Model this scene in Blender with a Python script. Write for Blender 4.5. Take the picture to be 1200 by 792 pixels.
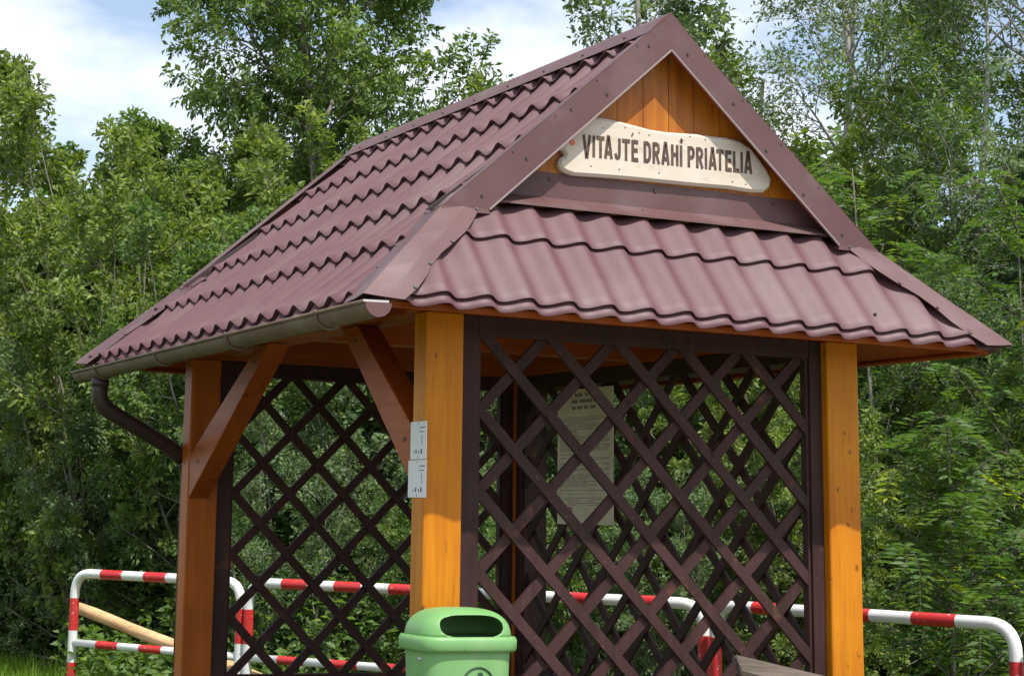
import bpy, bmesh, math, random
import numpy as np
from mathutils import Vector, Matrix

for _o in list(bpy.data.objects):
    bpy.data.objects.remove(_o, do_unlink=True)
S = bpy.context.scene
COL = S.collection
H = 2.378                       # eave height above the ground
W, D = 3.046, 3.7835            # eave to eave
A, B = 0.7176, 0.9239           # pitch of the side slopes and of the small hips
TA, TB = math.tan(A), math.tan(B)

# ------------------------------------------------------------------ camera
CAM = Vector((-2.8351, -6.1386, 1.55))
yaw, pit, rol = 0.4214, 0.1695, 0.0246
F_ = Vector((math.sin(yaw)*math.cos(pit), math.cos(yaw)*math.cos(pit), math.sin(pit)))
R_ = F_.cross(Vector((0, 0, 1))).normalized(); U_ = R_.cross(F_)
R2 = R_*math.cos(rol) + U_*math.sin(rol); U2 = -R_*math.sin(rol) + U_*math.cos(rol)
cd = bpy.data.cameras.new('camera'); cam = bpy.data.objects.new('camera', cd); COL.objects.link(cam)
cam.matrix_world = Matrix(((R2.x, U2.x, -F_.x, CAM.x), (R2.y, U2.y, -F_.y, CAM.y), (R2.z, U2.z, -F_.z, CAM.z), (0, 0, 0, 1)))
cd.sensor_width = 36; cd.lens = 2139.6/1200*36
cd.shift_x = (600-412.8)/1200; cd.shift_y = -(396-240.3)/1200
cd.clip_start = 0.1; cd.clip_end = 2000
S.camera = cam

# ------------------------------------------------------------------ sky and sun
SUN = Vector((0.20, -1.0, 1.83)).normalized()
elev = math.asin(SUN.z); azim = math.atan2(SUN.x, SUN.y)
world = bpy.data.worlds.new('World'); S.world = world; world.use_nodes = True
nt = world.node_tree; nt.nodes.clear()
def N(t, typ, **k):
    n = t.nodes.new(typ)
    for a, v in k.items(): setattr(n, a, v)
    return n
out = N(nt, 'ShaderNodeOutputWorld'); bg = N(nt, 'ShaderNodeBackground'); bg.inputs['Strength'].default_value = 0.135
sky = N(nt, 'ShaderNodeTexSky', sky_type='NISHITA', sun_disc=False)
sky.sun_elevation = elev; sky.sun_rotation = azim; sky.dust_density = 0.8; sky.air_density = 1.0
tc = N(nt, 'ShaderNodeTexCoord'); mp = N(nt, 'ShaderNodeMapping')
mp.inputs['Scale'].default_value = (1.0, 1.0, 2.1); mp.inputs['Location'].default_value = (1.7, 4.6, 2.3)
nz = N(nt, 'ShaderNodeTexNoise'); nz.inputs['Scale'].default_value = 3.0; nz.inputs['Detail'].default_value = 9; nz.inputs['Roughness'].default_value = 0.52
rp = N(nt, 'ShaderNodeValToRGB'); rp.color_ramp.elements[0].position = 0.46; rp.color_ramp.elements[1].position = 0.60
mx = N(nt, 'ShaderNodeMix', data_type='RGBA')
mx.inputs['B'].default_value = (8.0, 8.1, 8.5, 1)
L = nt.links.new
L(tc.outputs['Generated'], mp.inputs['Vector']); L(mp.outputs['Vector'], nz.inputs['Vector']); L(nz.outputs['Fac'], rp.inputs['Fac'])
mlt = N(nt, 'ShaderNodeMath', operation='MULTIPLY_ADD'); mlt.inputs[1].default_value = 0.84; mlt.inputs[2].default_value = 0.12
L(rp.outputs['Color'], mlt.inputs[0]); L(mlt.outputs[0], mx.inputs['Factor'])
L(sky.outputs['Color'], mx.inputs['A']); L(mx.outputs['Result'], bg.inputs['Color']); L(bg.outputs['Background'], out.inputs['Surface'])
sd = bpy.data.lights.new('sun', 'SUN'); sd.energy = 4.3; sd.angle = math.radians(0.6); sd.color = (1.0, 0.96, 0.89)
sun = bpy.data.objects.new('sun', sd); COL.objects.link(sun); sun.rotation_euler = SUN.to_track_quat('Z', 'Y').to_euler()
S.view_settings.view_transform = 'Standard'; S.view_settings.look = 'None'
S.view_settings.exposure = 0.42; S.view_settings.gamma = 1.0; S.view_settings.use_curve_mapping = False
S.render.engine = 'CYCLES'
S.cycles.max_bounces = 7; S.cycles.transparent_max_bounces = 8

# ------------------------------------------------------------------ helpers
def tag(o, label=None, cat=None, group=None, kind=None):
    if label: o['label'] = label
    if cat: o['category'] = cat
    if group: o['group'] = group
    if kind: o['kind'] = kind
    return o
def thing(name, loc, label, cat, group=None, rz=0):
    o = bpy.data.objects.new(name, None); COL.objects.link(o); o.location = loc; o.rotation_euler = (0, 0, rz)
    o.empty_display_size = 0.1
    return tag(o, label, cat, group)
def link_mesh(name, me, mat, parent=None, local=False):
    o = bpy.data.objects.new(name, me); COL.objects.link(o)
    if mat is not None and not me.materials: me.materials.append(mat)
    if parent is not None:
        o.parent = parent
        if not local:      # mesh built in world coordinates
            bpy.context.view_layer.update()
            o.matrix_parent_inverse = parent.matrix_world.inverted()
    return o
def obj(name, bm, mat, parent=None, local=False, smooth=False, bevel=0):
    me = bpy.data.meshes.new(name)
    bmesh.ops.recalc_face_normals(bm, faces=bm.faces)
    bm.to_mesh(me); bm.free()
    if smooth: me.polygons.foreach_set('use_smooth', [True]*len(me.polygons))
    o = link_mesh(name, me, mat, parent, local)
    if bevel:
        m = o.modifiers.new('bevel', 'BEVEL'); m.width = bevel; m.segments = 2; m.limit_method = 'ANGLE'
    return o
def box(bm, x0, x1, y0, y1, z0, z1, M=None):
    vs = [bm.verts.new((x, y, z)) for x in (x0, x1) for y in (y0, y1) for z in (z0, z1)]
    if M is not None:
        for v in vs: v.co = M @ v.co
    for f in ((0,1,3,2),(4,6,7,5),(0,4,5,1),(2,3,7,6),(0,2,6,4),(1,5,7,3)):
        bm.faces.new([vs[i] for i in f])
    return vs
def pieces(name, bm, mat, parent=None, **kw):
    """every separate island of bm becomes an object of its own"""
    bm.verts.ensure_lookup_table(); bm.verts.index_update(); seen = set(); outl_ = []
    for v in bm.verts:
        if v.index in seen: continue
        st = [v]; isl = []; seen.add(v.index)
        while st:
            a = st.pop(); isl.append(a)
            for e in a.link_edges:
                b = e.other_vert(a)
                if b.index not in seen: seen.add(b.index); st.append(b)
        nb = bmesh.new(); mp_ = {a: nb.verts.new(a.co) for a in isl}; fs = {f for a in isl for f in a.link_faces}
        for f in fs:
            g = nb.faces.new([mp_[a] for a in f.verts]); g.smooth = f.smooth
        outl_.append(obj(name, nb, mat, parent, **kw))
    bm.free(); return outl_
def beam(bm, p, q, w, h, up=Vector((0, 0, 1))):
    """square bar from p to q; w across, h along 'up'"""
    p, q = Vector(p), Vector(q); d = (q-p); L_ = d.length; d.normalize()
    s = d.cross(up).normalized(); u = s.cross(d)
    M = Matrix(((d.x, s.x, u.x, p.x), (d.y, s.y, u.y, p.y), (d.z, s.z, u.z, p.z), (0, 0, 0, 1)))
    return box(bm, 0, L_, -w/2, w/2, -h/2, h/2, M)
def prism(bm, pts, off):
    a = [bm.verts.new(p) for p in pts]; b = [bm.verts.new(Vector(p)+Vector(off)) for p in pts]
    bm.faces.new(a); bm.faces.new(b[::-1]); n = len(a)
    for i in range(n): bm.faces.new((a[i], b[i], b[(i+1) % n], a[(i+1) % n]))
def tube(bm, pts, rad, n=10, cap=True):
    pts = [Vector(p) for p in pts]
    if not hasattr(rad, '__len__'): rad = [rad]*len(pts)
    rings = []; ref = None
    for i, p in enumerate(pts):
        t = (pts[min(i+1, len(pts)-1)] - pts[max(i-1, 0)]).normalized()
        if ref is None: ref = t.orthogonal().normalized()
        ref = (ref - t*ref.dot(t)).normalized(); b = t.cross(ref)
        rings.append([bm.verts.new(p + (ref*math.cos(2*math.pi*k/n) + b*math.sin(2*math.pi*k/n))*rad[i]) for k in range(n)])
    for r0, r1 in zip(rings, rings[1:]):
        for k in range(n):
            f = bm.faces.new((r0[k], r0[(k+1) % n], r1[(k+1) % n], r1[k])); f.smooth = True
    if cap:
        bm.faces.new(rings[0][::-1]); bm.faces.new(rings[-1])
def round_path(pts, r, n=6):
    """polyline with rounded corners"""
    pts = [Vector(p) for p in pts]; o = [pts[0]]
    for a, b, c in zip(pts, pts[1:], pts[2:]):
        u = (a-b).normalized(); v = (c-b).normalized()
        for i in range(n+1):
            t = i/n; o.append((b+u*r)*(1-t)**2 + b*2*t*(1-t) + (b+v*r)*t*t)
    o.append(pts[-1]); return o

# ------------------------------------------------------------------ materials
def mat(name, base, rough=0.6, spec=0.5, var=None, scale=4.0, stretch=(1, 1, 1), bump=0.0, metal=0.0, detail=6, bscale=None, lo=0.35, hi=0.65, coat=0.0):
    m = bpy.data.materials.new(name); m.use_nodes = True; t = m.node_tree
    b = t.nodes['Principled BSDF']; b.inputs['Roughness'].default_value = rough; b.inputs['Metallic'].default_value = metal
    b.inputs['Specular IOR Level'].default_value = spec; b.inputs['Base Color'].default_value = (*base, 1)
    b.inputs['Coat Weight'].default_value = coat
    if var is not None or bump:
        tc = N(t, 'ShaderNodeTexCoord'); mp = N(t, 'ShaderNodeMapping'); mp.inputs['Scale'].default_value = stretch
        nz = N(t, 'ShaderNodeTexNoise'); nz.inputs['Scale'].default_value = scale; nz.inputs['Detail'].default_value = detail
        t.links.new(tc.outputs['Object'], mp.inputs['Vector']); t.links.new(mp.outputs['Vector'], nz.inputs['Vector'])
        if var is not None:
            r = N(t, 'ShaderNodeValToRGB'); r.color_ramp.elements[0].position = lo; r.color_ramp.elements[1].position = hi
            r.color_ramp.elements[0].color = (*base, 1); r.color_ramp.elements[1].color = (*var, 1)
            t.links.new(nz.outputs['Fac'], r.inputs['Fac']); t.links.new(r.outputs['Color'], b.inputs['Base Color'])
        if bump:
            n2 = nz
            if bscale:
                n2 = N(t, 'ShaderNodeTexNoise'); n2.inputs['Scale'].default_value = bscale; n2.inputs['Detail'].default_value = 5
                t.links.new(mp.outputs['Vector'], n2.inputs['Vector'])
            bp = N(t, 'ShaderNodeBump'); bp.inputs['Strength'].default_value = bump; bp.inputs['Distance'].default_value = 0.01
            t.links.new(n2.outputs['Fac'], bp.inputs['Height']); t.links.new(bp.outputs['Normal'], b.inputs['Normal'])
    return m
def spots(m, col, scale, t0, t1, amt=1.0, stretch=(1, 1, 1), detail=3):
    """worn or dirty flecks: noise above a threshold takes another colour"""
    t = m.node_tree; b = t.nodes['Principled BSDF']; inp = b.inputs['Base Color']
    tc = N(t, 'ShaderNodeTexCoord'); mp = N(t, 'ShaderNodeMapping'); mp.inputs['Scale'].default_value = stretch
    nz = N(t, 'ShaderNodeTexNoise'); nz.inputs['Scale'].default_value = scale; nz.inputs['Detail'].default_value = detail
    mr = N(t, 'ShaderNodeMapRange'); mr.inputs['From Min'].default_value = t0; mr.inputs['From Max'].default_value = t1; mr.inputs['To Max'].default_value = amt
    mx = N(t, 'ShaderNodeMix', data_type='RGBA'); mx.inputs['B'].default_value = (*col, 1)
    t.links.new(tc.outputs['Object'], mp.inputs['Vector']); t.links.new(mp.outputs['Vector'], nz.inputs['Vector'])
    t.links.new(nz.outputs['Fac'], mr.inputs['Value']); t.links.new(mr.outputs['Result'], mx.inputs['Factor'])
    if inp.links: t.links.new(inp.links[0].from_socket, mx.inputs['A'])
    else: mx.inputs['A'].default_value = inp.default_value
    t.links.new(mx.outputs['Result'], inp); return m
def wood(name, base, dark, rough=0.45, axis='z', grain=34, knots=True, bump=0.15, coat=0.15):
    """glazed timber: long grain along an axis, cloudy tone and a few knots"""
    m = bpy.data.materials.new(name); m.use_nodes = True; t = m.node_tree; b = t.nodes['Principled BSDF']
    b.inputs['Roughness'].default_value = rough; b.inputs['Specular IOR Level'].default_value = 0.22; b.inputs['Coat Weight'].default_value = coat; b.inputs['Coat Roughness'].default_value = 0.35
    tc = N(t, 'ShaderNodeTexCoord'); mp = N(t, 'ShaderNodeMapping')
    mp.inputs['Scale'].default_value = {'z': (grain, grain, 1.6), 'x': (1.6, grain, grain), 'y': (grain, 1.6, grain)}[axis]
    n1 = N(t, 'ShaderNodeTexNoise'); n1.inputs['Scale'].default_value = 1.0; n1.inputs['Detail'].default_value = 7; n1.inputs['Distortion'].default_value = 0.5
    n2 = N(t, 'ShaderNodeTexNoise'); n2.inputs['Scale'].default_value = 2.3; n2.inputs['Detail'].default_value = 3
    t.links.new(tc.outputs['Object'], mp.inputs['Vector']); t.links.new(mp.outputs['Vector'], n1.inputs['Vector']); t.links.new(tc.outputs['Object'], n2.inputs['Vector'])
    r = N(t, 'ShaderNodeValToRGB'); r.color_ramp.elements[0].position = 0.36; r.color_ramp.elements[1].position = 0.66
    r.color_ramp.elements[0].color = (*dark, 1); r.color_ramp.elements[1].color = (*base, 1)
    ad = N(t, 'ShaderNodeMath', operation='MULTIPLY_ADD'); ad.inputs[1].default_value = 0.55
    mm = N(t, 'ShaderNodeMath', operation='MULTIPLY'); mm.inputs[1].default_value = 0.5
    t.links.new(n2.outputs['Fac'], mm.inputs[0]); t.links.new(n1.outputs['Fac'], ad.inputs[0]); t.links.new(mm.outputs[0], ad.inputs[2])
    t.links.new(ad.outputs[0], r.inputs['Fac'])
    last = r.outputs['Color']
    if knots:
        v = N(t, 'ShaderNodeTexVoronoi'); v.inputs['Scale'].default_value = 3.3
        m3 = N(t, 'ShaderNodeMapping'); m3.inputs['Scale'].default_value = {'z': (1.6, 1.6, 1), 'x': (1, 1.6, 1.6), 'y': (1.6, 1, 1.6)}[axis]
        t.links.new(tc.outputs['Object'], m3.inputs['Vector']); t.links.new(m3.outputs['Vector'], v.inputs['Vector'])
        rk = N(t, 'ShaderNodeValToRGB'); rk.color_ramp.elements[0].position = 0.03; rk.color_ramp.elements[1].position = 0.075
        rk.color_ramp.elements[0].color = (0.38, 0.30, 0.28, 1); rk.color_ramp.elements[1].color = (1, 1, 1, 1)
        mk = N(t, 'ShaderNodeMix', data_type='RGBA', blend_type='MULTIPLY'); mk.inputs['Factor'].default_value = 1
        t.links.new(v.outputs['Distance'], rk.inputs['Fac']); t.links.new(last, mk.inputs['A']); t.links.new(rk.outputs['Color'], mk.inputs['B'])
        last = mk.outputs['Result']
    t.links.new(last, b.inputs['Base Color'])
    bp = N(t, 'ShaderNodeBump'); bp.inputs['Strength'].default_value = bump; bp.inputs['Distance'].default_value = 0.004
    t.links.new(n1.outputs['Fac'], bp.inputs['Height']); t.links.new(bp.outputs['Normal'], b.inputs['Normal'])
    return m
M_roof = mat('roof_sheet', (0.112, 0.050, 0.057), 0.55, 0.36, (0.126, 0.058, 0.065), 3.0, bump=0.04, bscale=90)
M_flash = mat('roof_flashing', (0.108, 0.050, 0.050), 0.5, 0.36, (0.128, 0.064, 0.063), 2.0, bump=0.05, bscale=6)
M_edge = mat('bare_edge', (0.26, 0.20, 0.195), 0.6)
M_screw = mat('screw', (0.06, 0.045, 0.045), 0.5)
M_gutter = mat('gutter_brown', (0.115, 0.078, 0.050), 0.7, 0.3, (0.15, 0.11, 0.075), 6.0)
M_galv = mat('zinc', (0.62, 0.60, 0.57), 0.35, metal=0.6)
M_pipe = mat('downpipe_brown', (0.030, 0.016, 0.016), 0.5, 0.5, (0.045, 0.026, 0.025), 5.0)
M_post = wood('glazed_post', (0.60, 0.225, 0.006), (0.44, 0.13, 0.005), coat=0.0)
M_beamx = wood('glazed_beam_x', (0.37, 0.082, 0.010), (0.22, 0.042, 0.006), axis='x', coat=0.0)
M_beamy = wood('glazed_beam_y', (0.37, 0.082, 0.010), (0.22, 0.042, 0.006), axis='y', coat=0.0)
M_board = wood('gable_board', (0.50, 0.175, 0.014), (0.28, 0.08, 0.010), grain=26)
M_dark = wood('dark_stain', (0.058, 0.026, 0.023), (0.028, 0.013, 0.012), rough=0.62, knots=True, grain=20, coat=0.0)
M_sign = wood('sign_plank', (0.66, 0.60, 0.50), (0.54, 0.46, 0.36), rough=0.65, axis='x', grain=18, knots=False, coat=0)
M_letter = mat('burnt_letters', (0.075, 0.05, 0.04), 0.8, 0.2, (0.13, 0.09, 0.07), 30)
M_orange = mat('orange_dot', (0.62, 0.16, 0.07), 0.6)
M_bin = mat('green_plastic', (0.155, 0.345, 0.115), 0.45, 0.45, (0.175, 0.37, 0.13), 5, bump=0.03, bscale=60)
M_bind = mat('dark_green_print', (0.01, 0.06, 0.02), 0.6)
M_white = mat('white_paint', (0.74, 0.74, 0.72), 0.4, 0.5, (0.64, 0.63, 0.60), 14, lo=.55, hi=.8)
M_red = mat('red_paint', (0.56, 0.018, 0.018), 0.4, 0.5, (0.48, 0.03, 0.03), 14)
M_plate = mat('white_plate', (0.70, 0.71, 0.72), 0.5)
M_ink = mat('grey_ink', (0.10, 0.10, 0.12), 0.7)
M_poster = mat('laminated_sheet', (0.70, 0.62, 0.46), 0.5, 0.5, (0.60, 0.52, 0.38), 6)
M_posterink = mat('faded_ink', (0.20, 0.16, 0.13), 0.8)
M_pinkink = mat('pink_ink', (0.42, 0.20, 0.24), 0.8)
M_old = wood('weathered_timber', (0.13, 0.105, 0.082), (0.035, 0.026, 0.02), rough=0.9, axis='x', grain=55, knots=False, bump=0.6, coat=0)
M_pole = wood('peeled_pole', (0.68, 0.46, 0.24), (0.52, 0.32, 0.15), rough=0.55, axis='x', grain=16, knots=True, coat=0)
M_bark = mat('bark', (0.10, 0.085, 0.065), 0.9, 0.2, (0.20, 0.18, 0.145), 9, (1, 1, .3), bump=0.6)
M_palebark = mat('pale_bark', (0.24, 0.225, 0.195), 0.85, 0.2, (0.40, 0.385, 0.35), 7, (1, 1, .4), bump=0.4)
M_twig = mat('twig_bark', (0.13, 0.115, 0.085), 0.9, 0.2, (0.26, 0.235, 0.19), 5)
M_ground = mat('meadow_soil', (0.055, 0.075, 0.022), 0.95, 0.1, (0.085, 0.11, 0.03), 2.5, bump=0.5, bscale=30)
M_gravel = mat('gravel', (0.20, 0.185, 0.165), 0.95, 0.1, (0.32, 0.30, 0.27), 45, bump=0.8)

M_post_shade = wood('glazed_post_shaded', (0.43, 0.110, 0.008), (0.29, 0.065, 0.006), coat=0.0)  # rear posts: same glaze, their shade painted in as a darker, redder colour
spots(M_roof, (0.19, 0.135, 0.13), 2.2, .50, .85, .6, (1, 1, 1), 6); spots(M_roof, (0.05, 0.04, 0.035), 38, .70, .76, .8)
spots(M_flash, (0.20, 0.155, 0.15), 3.5, .50, .8, .5, (1, 1, 1), 6); spots(M_flash, (0.05, 0.04, 0.035), 45, .69, .75, .8)
spots(M_post, (0.20, 0.07, 0.01), 6, .60, .78, .6, (9, 9, .9), 6); spots(M_post, (0.09, 0.045, 0.02), 30, .70, .74, .8, (1, 1, .5))
spots(M_post_shade, (0.14, 0.045, 0.008), 6, .60, .78, .6, (9, 9, .9), 6)
spots(M_board, (0.20, 0.06, 0.01), 5, .58, .75, .6, (9, 9, .9), 6)
spots(M_beamy, (0.14, 0.04, 0.008), 5, .58, .75, .6, (9, .9, 9), 6)
spots(M_dark, (0.13, 0.08, 0.07), 42, .66, .73, .6, (1, 1, 1), 6); spots(M_dark, (0.20, 0.075, 0.04), 5, .66, .74, .5)
spots(M_white, (0.36, 0.30, 0.25), 34, .66, .70, .9, (1, 1, 1), 5); spots(M_red, (0.62, 0.50, 0.46), 40, .66, .70, .9, (1, 1, 1), 5)
spots(M_bin, (0.30, 0.42, 0.22), 7, .55, .8, .5, (1, 1, .35), 7); spots(M_bin, (0.07, 0.12, 0.05), 50, .70, .75, .7)
spots(M_sign, (0.34, 0.26, 0.18), 9, .58, .78, .6, (1, 3, 3), 6)
spots(M_pole, (0.30, 0.18, 0.09), 7, .58, .72, .7, (1, 1, 4), 6)
spots(M_gutter, (0.20, 0.17, 0.13), 5, .55, .8, .6, (1, 1, 1), 6)
def leafmat(name, c0, c1, c2, trans=0.42, rough=0.5):
    m = bpy.data.materials.new(name); m.use_nodes = True; t = m.node_tree; b = t.nodes['Principled BSDF']; o = t.nodes['Material Output']
    at = N(t, 'ShaderNodeAttribute', attribute_name='tint', attribute_type='GEOMETRY')
    r = N(t, 'ShaderNodeValToRGB'); r.color_ramp.elements[0].color = (*c0, 1); r.color_ramp.elements[1].color = (*c2, 1); r.color_ramp.elements[1].position = 1.0
    e = r.color_ramp.elements.new(0.55); e.color = (*c1, 1)
    t.links.new(at.outputs['Fac'], r.inputs['Fac']); t.links.new(r.outputs['Color'], b.inputs['Base Color'])
    b.inputs['Roughness'].default_value = rough; b.inputs['Specular IOR Level'].default_value = 0.35
    tr = N(t, 'ShaderNodeBsdfTranslucent'); mx = N(t, 'ShaderNodeMixShader'); mx.inputs[0].default_value = trans
    hs = N(t, 'ShaderNodeMix', data_type='RGBA', blend_type='MULTIPLY'); hs.inputs['Factor'].default_value = 1; hs.inputs['B'].default_value = (1.5, 1.6, 0.6, 1)
    t.links.new(r.outputs['Color'], hs.inputs['A']); t.links.new(hs.outputs['Result'], tr.inputs['Color'])
    t.links.new(b.outputs[0], mx.inputs[1]); t.links.new(tr.outputs[0], mx.inputs[2]); t.links.new(mx.outputs[0], o.inputs['Surface'])
    return m
LF_mid = leafmat('leaf_mid', (0.064, 0.122, 0.030), (0.135, 0.215, 0.056), (0.27, 0.345, 0.11))
LF_yel = leafmat('leaf_yellowish', (0.084, 0.132, 0.030), (0.175, 0.240, 0.056), (0.33, 0.375, 0.10))
LF_cool = leafmat('leaf_cool', (0.066, 0.115, 0.050), (0.135, 0.205, 0.086), (0.27, 0.34, 0.16))
LF_ash = leafmat('leaf_ash', (0.055, 0.11, 0.03), (0.10, 0.175, 0.04), (0.33, 0.38, 0.03))
LF_dark = leafmat('leaf_dark', (0.035, 0.075, 0.026), (0.06, 0.12, 0.036), (0.11, 0.17, 0.05), 0.2)
LF_grass = leafmat('grass_blades', (0.11, 0.22, 0.02), (0.20, 0.34, 0.035), (0.32, 0.44, 0.07))

# ================================================================== SETTING
def spot(across, away):
    """ground position in metres across / away from the path where the walker stands"""
    c, s = math.cos(yaw), math.sin(yaw)
    return (CAM.x + away*s + across*c, CAM.y + away*c - across*s)
def sheet(name, x0, x1, y0, y1, z, m, nx=1, ny=1, wob=0):
    bm = bmesh.new(); rnd = random.Random(4)
    vs = [[bm.verts.new((x0+(x1-x0)*i/nx, y0+(y1-y0)*j/ny, z + rnd.uniform(-wob, wob))) for i in range(nx+1)] for j in range(ny+1)]
    for j in range(ny):
        for i in range(nx): bm.faces.new((vs[j][i], vs[j][i+1], vs[j+1][i+1], vs[j+1][i]))
    return tag(obj(name, bm, m), kind='structure')
sheet('ground', -400, 400, -400, 400, 0, M_ground)
sheet('gravel_path', -30, 30, -9, -0.9, 0.006, M_gravel)
bm = bmesh.new(); box(bm, 0.15, W-0.15, 0.12, D-0.15, -0.1, 0.09)
tag(obj('paved_plinth', bm, M_gravel, bevel=0.01), kind='structure')

# ================================================================== GAZEBO
G = thing('gazebo', (W/2, D/2, 0), 'open timber shelter with purple-brown tile-profile metal roof, orange posts and dark lattice walls', 'gazebo')
P = 0.1833
FLIP = [False]
def wave(u, u0, amp):
    f = ((u-u0)/P) % 1.0
    if FLIP[0]: f = 1-f
    # crest at f = 0, quick fall on one side, broad valley, slow rise to the next crest
    q = 0.16 if FLIP[0] else 0.34
    w = f/q*0.5 if f < q else 0.5+(f-q)/(1-q)*0.5
    c = 0.5+0.5*math.cos(2*math.pi*w); return amp*(c**(1.35 if FLIP[0] else 1.15))
def slope_mesh(name, kind, n_u, rows_steps, s_end, urange, pos, u0, u1, phase, amp=0.030, st=0.017):
    """tile-profile sheet: rows of waves along u, a raised lip at every step up the slope"""
    ss = []                       # (s, lift)
    s0 = rows_steps[0]; ss += [(s0-0.05, 0.0), (s0-0.02, 0.0), (s0+0.010, 0.0)]
    for i, s in enumerate(rows_steps):
        e = rows_steps[i+1] if i+1 < len(rows_steps) else min(s+0.355, s_end)
        k = (e-s)/0.355; k = min(k, 1.0)
        ss += [(s-0.005, st*0.93), (s-0.003, st), (s+0.05*k, st*0.92), (s+0.14, st*0.65) if e-s > .2 else (s+(e-s)*.4, st*.8), (s+(e-s)*0.8, st*(1-0.8*k)), (e+(0.010 if i+1 < len(rows_steps) else 0), st*(1-k))]
    bm = bmesh.new(); grid = []
    n = int(round((u1-u0)/P*16))
    for s, lift in ss:
        near = min([abs(s-q) if s >= q else 9 for q in rows_steps]+[abs(s-q)*1.5 for q in rows_steps])
        am = amp*(1.0 if near < .012 else (.62 if FLIP[0] else .92))
        lo, hi = urange(s); row = []
        for j in range(n+1):
            u = min(max(u0+(u1-u0)*j/n, lo), hi)
            row.append(bm.verts.new(pos(u, s, lift+wave(u, phase, am)*min(1, max(0, min(u-lo, hi-u))/.05))))
        grid.append(row)
    for r0, r1 in zip(grid, grid[1:]):
        for j in range(n):
            f = bm.faces.new((r0[j], r0[j+1], r1[j+1], r1[j])); f.smooth = True
    bmesh.ops.remove_doubles(bm, verts=bm.verts, dist=0.0004)
    bmesh.ops.dissolve_degenerate(bm, edges=bm.edges, dist=0.0003)
    me = bpy.data.meshes.new(name)
    bmesh.ops.recalc_face_normals(bm, faces=bm.faces)
    bm.to_mesh(me); bm.free()
    o = link_mesh(name, me, M_roof, G)
    m = o.modifiers.new('thick', 'SOLIDIFY'); m.thickness = 0.002; m.offset = 0
    try:
        me.set_sharp_from_angle(angle=math.radians(38))
    except Exception: pass
    return o
ZF = 0.425; YR = 0.285
def side_range(s):
    z = s*math.sin(A)
    y = z/TB if z < ZF*0.93 else YR
    return (min(y, YR+.02), D-min(y, YR+.02))
def side_pos(mir):
    def f(u, s, h):
        h -= .034; x = s*math.cos(A) - h*math.sin(A); z = s*math.sin(A) + h*math.cos(A) + H
        return ((W-x) if mir else x, u, z)
    return f
SL = W/2/math.cos(A)
side_steps = [0.012] + [0.420+0.3547*k for k in range(5)]
for mir in (False, True):
    FLIP[0] = True
    slope_mesh('roof_slope', 0, 0, side_steps, SL-0.004, side_range, side_pos(mir), -0.02, D+0.02, -0.01, amp=.037, st=.021)
def front_range(s):
    z = s*math.sin(B); x = z/TA; return (x, W-x)
def front_pos(mir):
    def f(u, s, h):
        y = s*math.cos(B) - h*math.sin(B); z = s*math.sin(B) + h*math.cos(B) + H - .028
        return (u, (D-y) if mir else y, z)
    return f
YW = 0.365                        # gable wall plane
for mir in (False, True):
    FLIP[0] = False
    slope_mesh('roof_hip_slope', 0, 0, [0.036, 0.382], YW/math.cos(B)-0.004, front_range, front_pos(mir), -0.02, W+0.02, 0.128, amp=.034)
# boarded underside of every slope
bm = bmesh.new()
def deckpoly(pts):
    prism(bm, pts, (0, 0, -0.016))
zo = -0.066; zf_ = -0.050
top = Vector((W/2, 0, W/2*TA))
for mir in (0, 1):
    X = (lambda x: W-x) if mir else (lambda x: x)
    o = 0.03
    deckpoly([(X(o), o*TA/TB+.012, H+o*TA+zo), (X(.43), .43*TA/TB+.012, H+.43*TA+zo), (X(.46), YR+.06, H+.46*TA+zo), (X(W/2), YR+.06, H+W/2*TA+zo),
              (X(W/2), D-YR-.06, H+W/2*TA+zo), (X(.46), D-YR-.06, H+.46*TA+zo), (X(.43), D-.43*TA/TB-.012, H+.43*TA+zo), (X(o), D-o*TA/TB-.012, H+o*TA+zo)])
    Y = (lambda y: D-y) if mir else (lambda y: y)
    o = 0.022
    deckpoly([(o*TB/TA+.012, Y(o), H+o*TB+zf_), (W-o*TB/TA-.012, Y(o), H+o*TB+zf_), (W-.33*TB/TA-.012, Y(.33), H+.33*TB+zf_), (.33*TB/TA+.012, Y(.33), H+.33*TB+zf_)])
obj('roof_boarding', bm, M_beamx, G)
# fascias and soffits
bm = bmesh.new()
for Y in ((0.030, 0.052), (D-0.052, D-0.030)): box(bm, 0.055, W-0.055, Y[0], Y[1], H-0.044, H-0.032)
for X in ((0.042, 0.062), (W-0.062, W-0.042)): box(bm, X[0], X[1], 0.055, D-0.055, H-0.052, H-0.040)
pieces('fascia', bm, M_beamx, G)
# posts
PX = ((0.442, 0.612), (2.437, 2.610)); PY = ((0.410, 0.525), (3.230, 3.350))
for x0, x1 in PX:
    for y0, y1 in PY:
        bm = bmesh.new()
        box(bm, x0, x1, y0, y1, 0.09, 2.379)
        p = obj('post', bm, M_post if y0 < 1 else M_post_shade, G, bevel=0.008)
# plates
bm = bmesh.new()
for y0, y1 in PY: box(bm, 0.40, 2.65, y0+.002, y1-.002, 2.380, 2.52)
pieces('plate_beam', bm, M_beamx, G, bevel=0.004)
bm = bmesh.new()
for x0, x1 in PX: box(bm, x0+.003, x1-.003, .30, D-.30, 2.382, 2.518)
pieces('plate_beam', bm, M_beamy, G, bevel=0.004)
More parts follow.
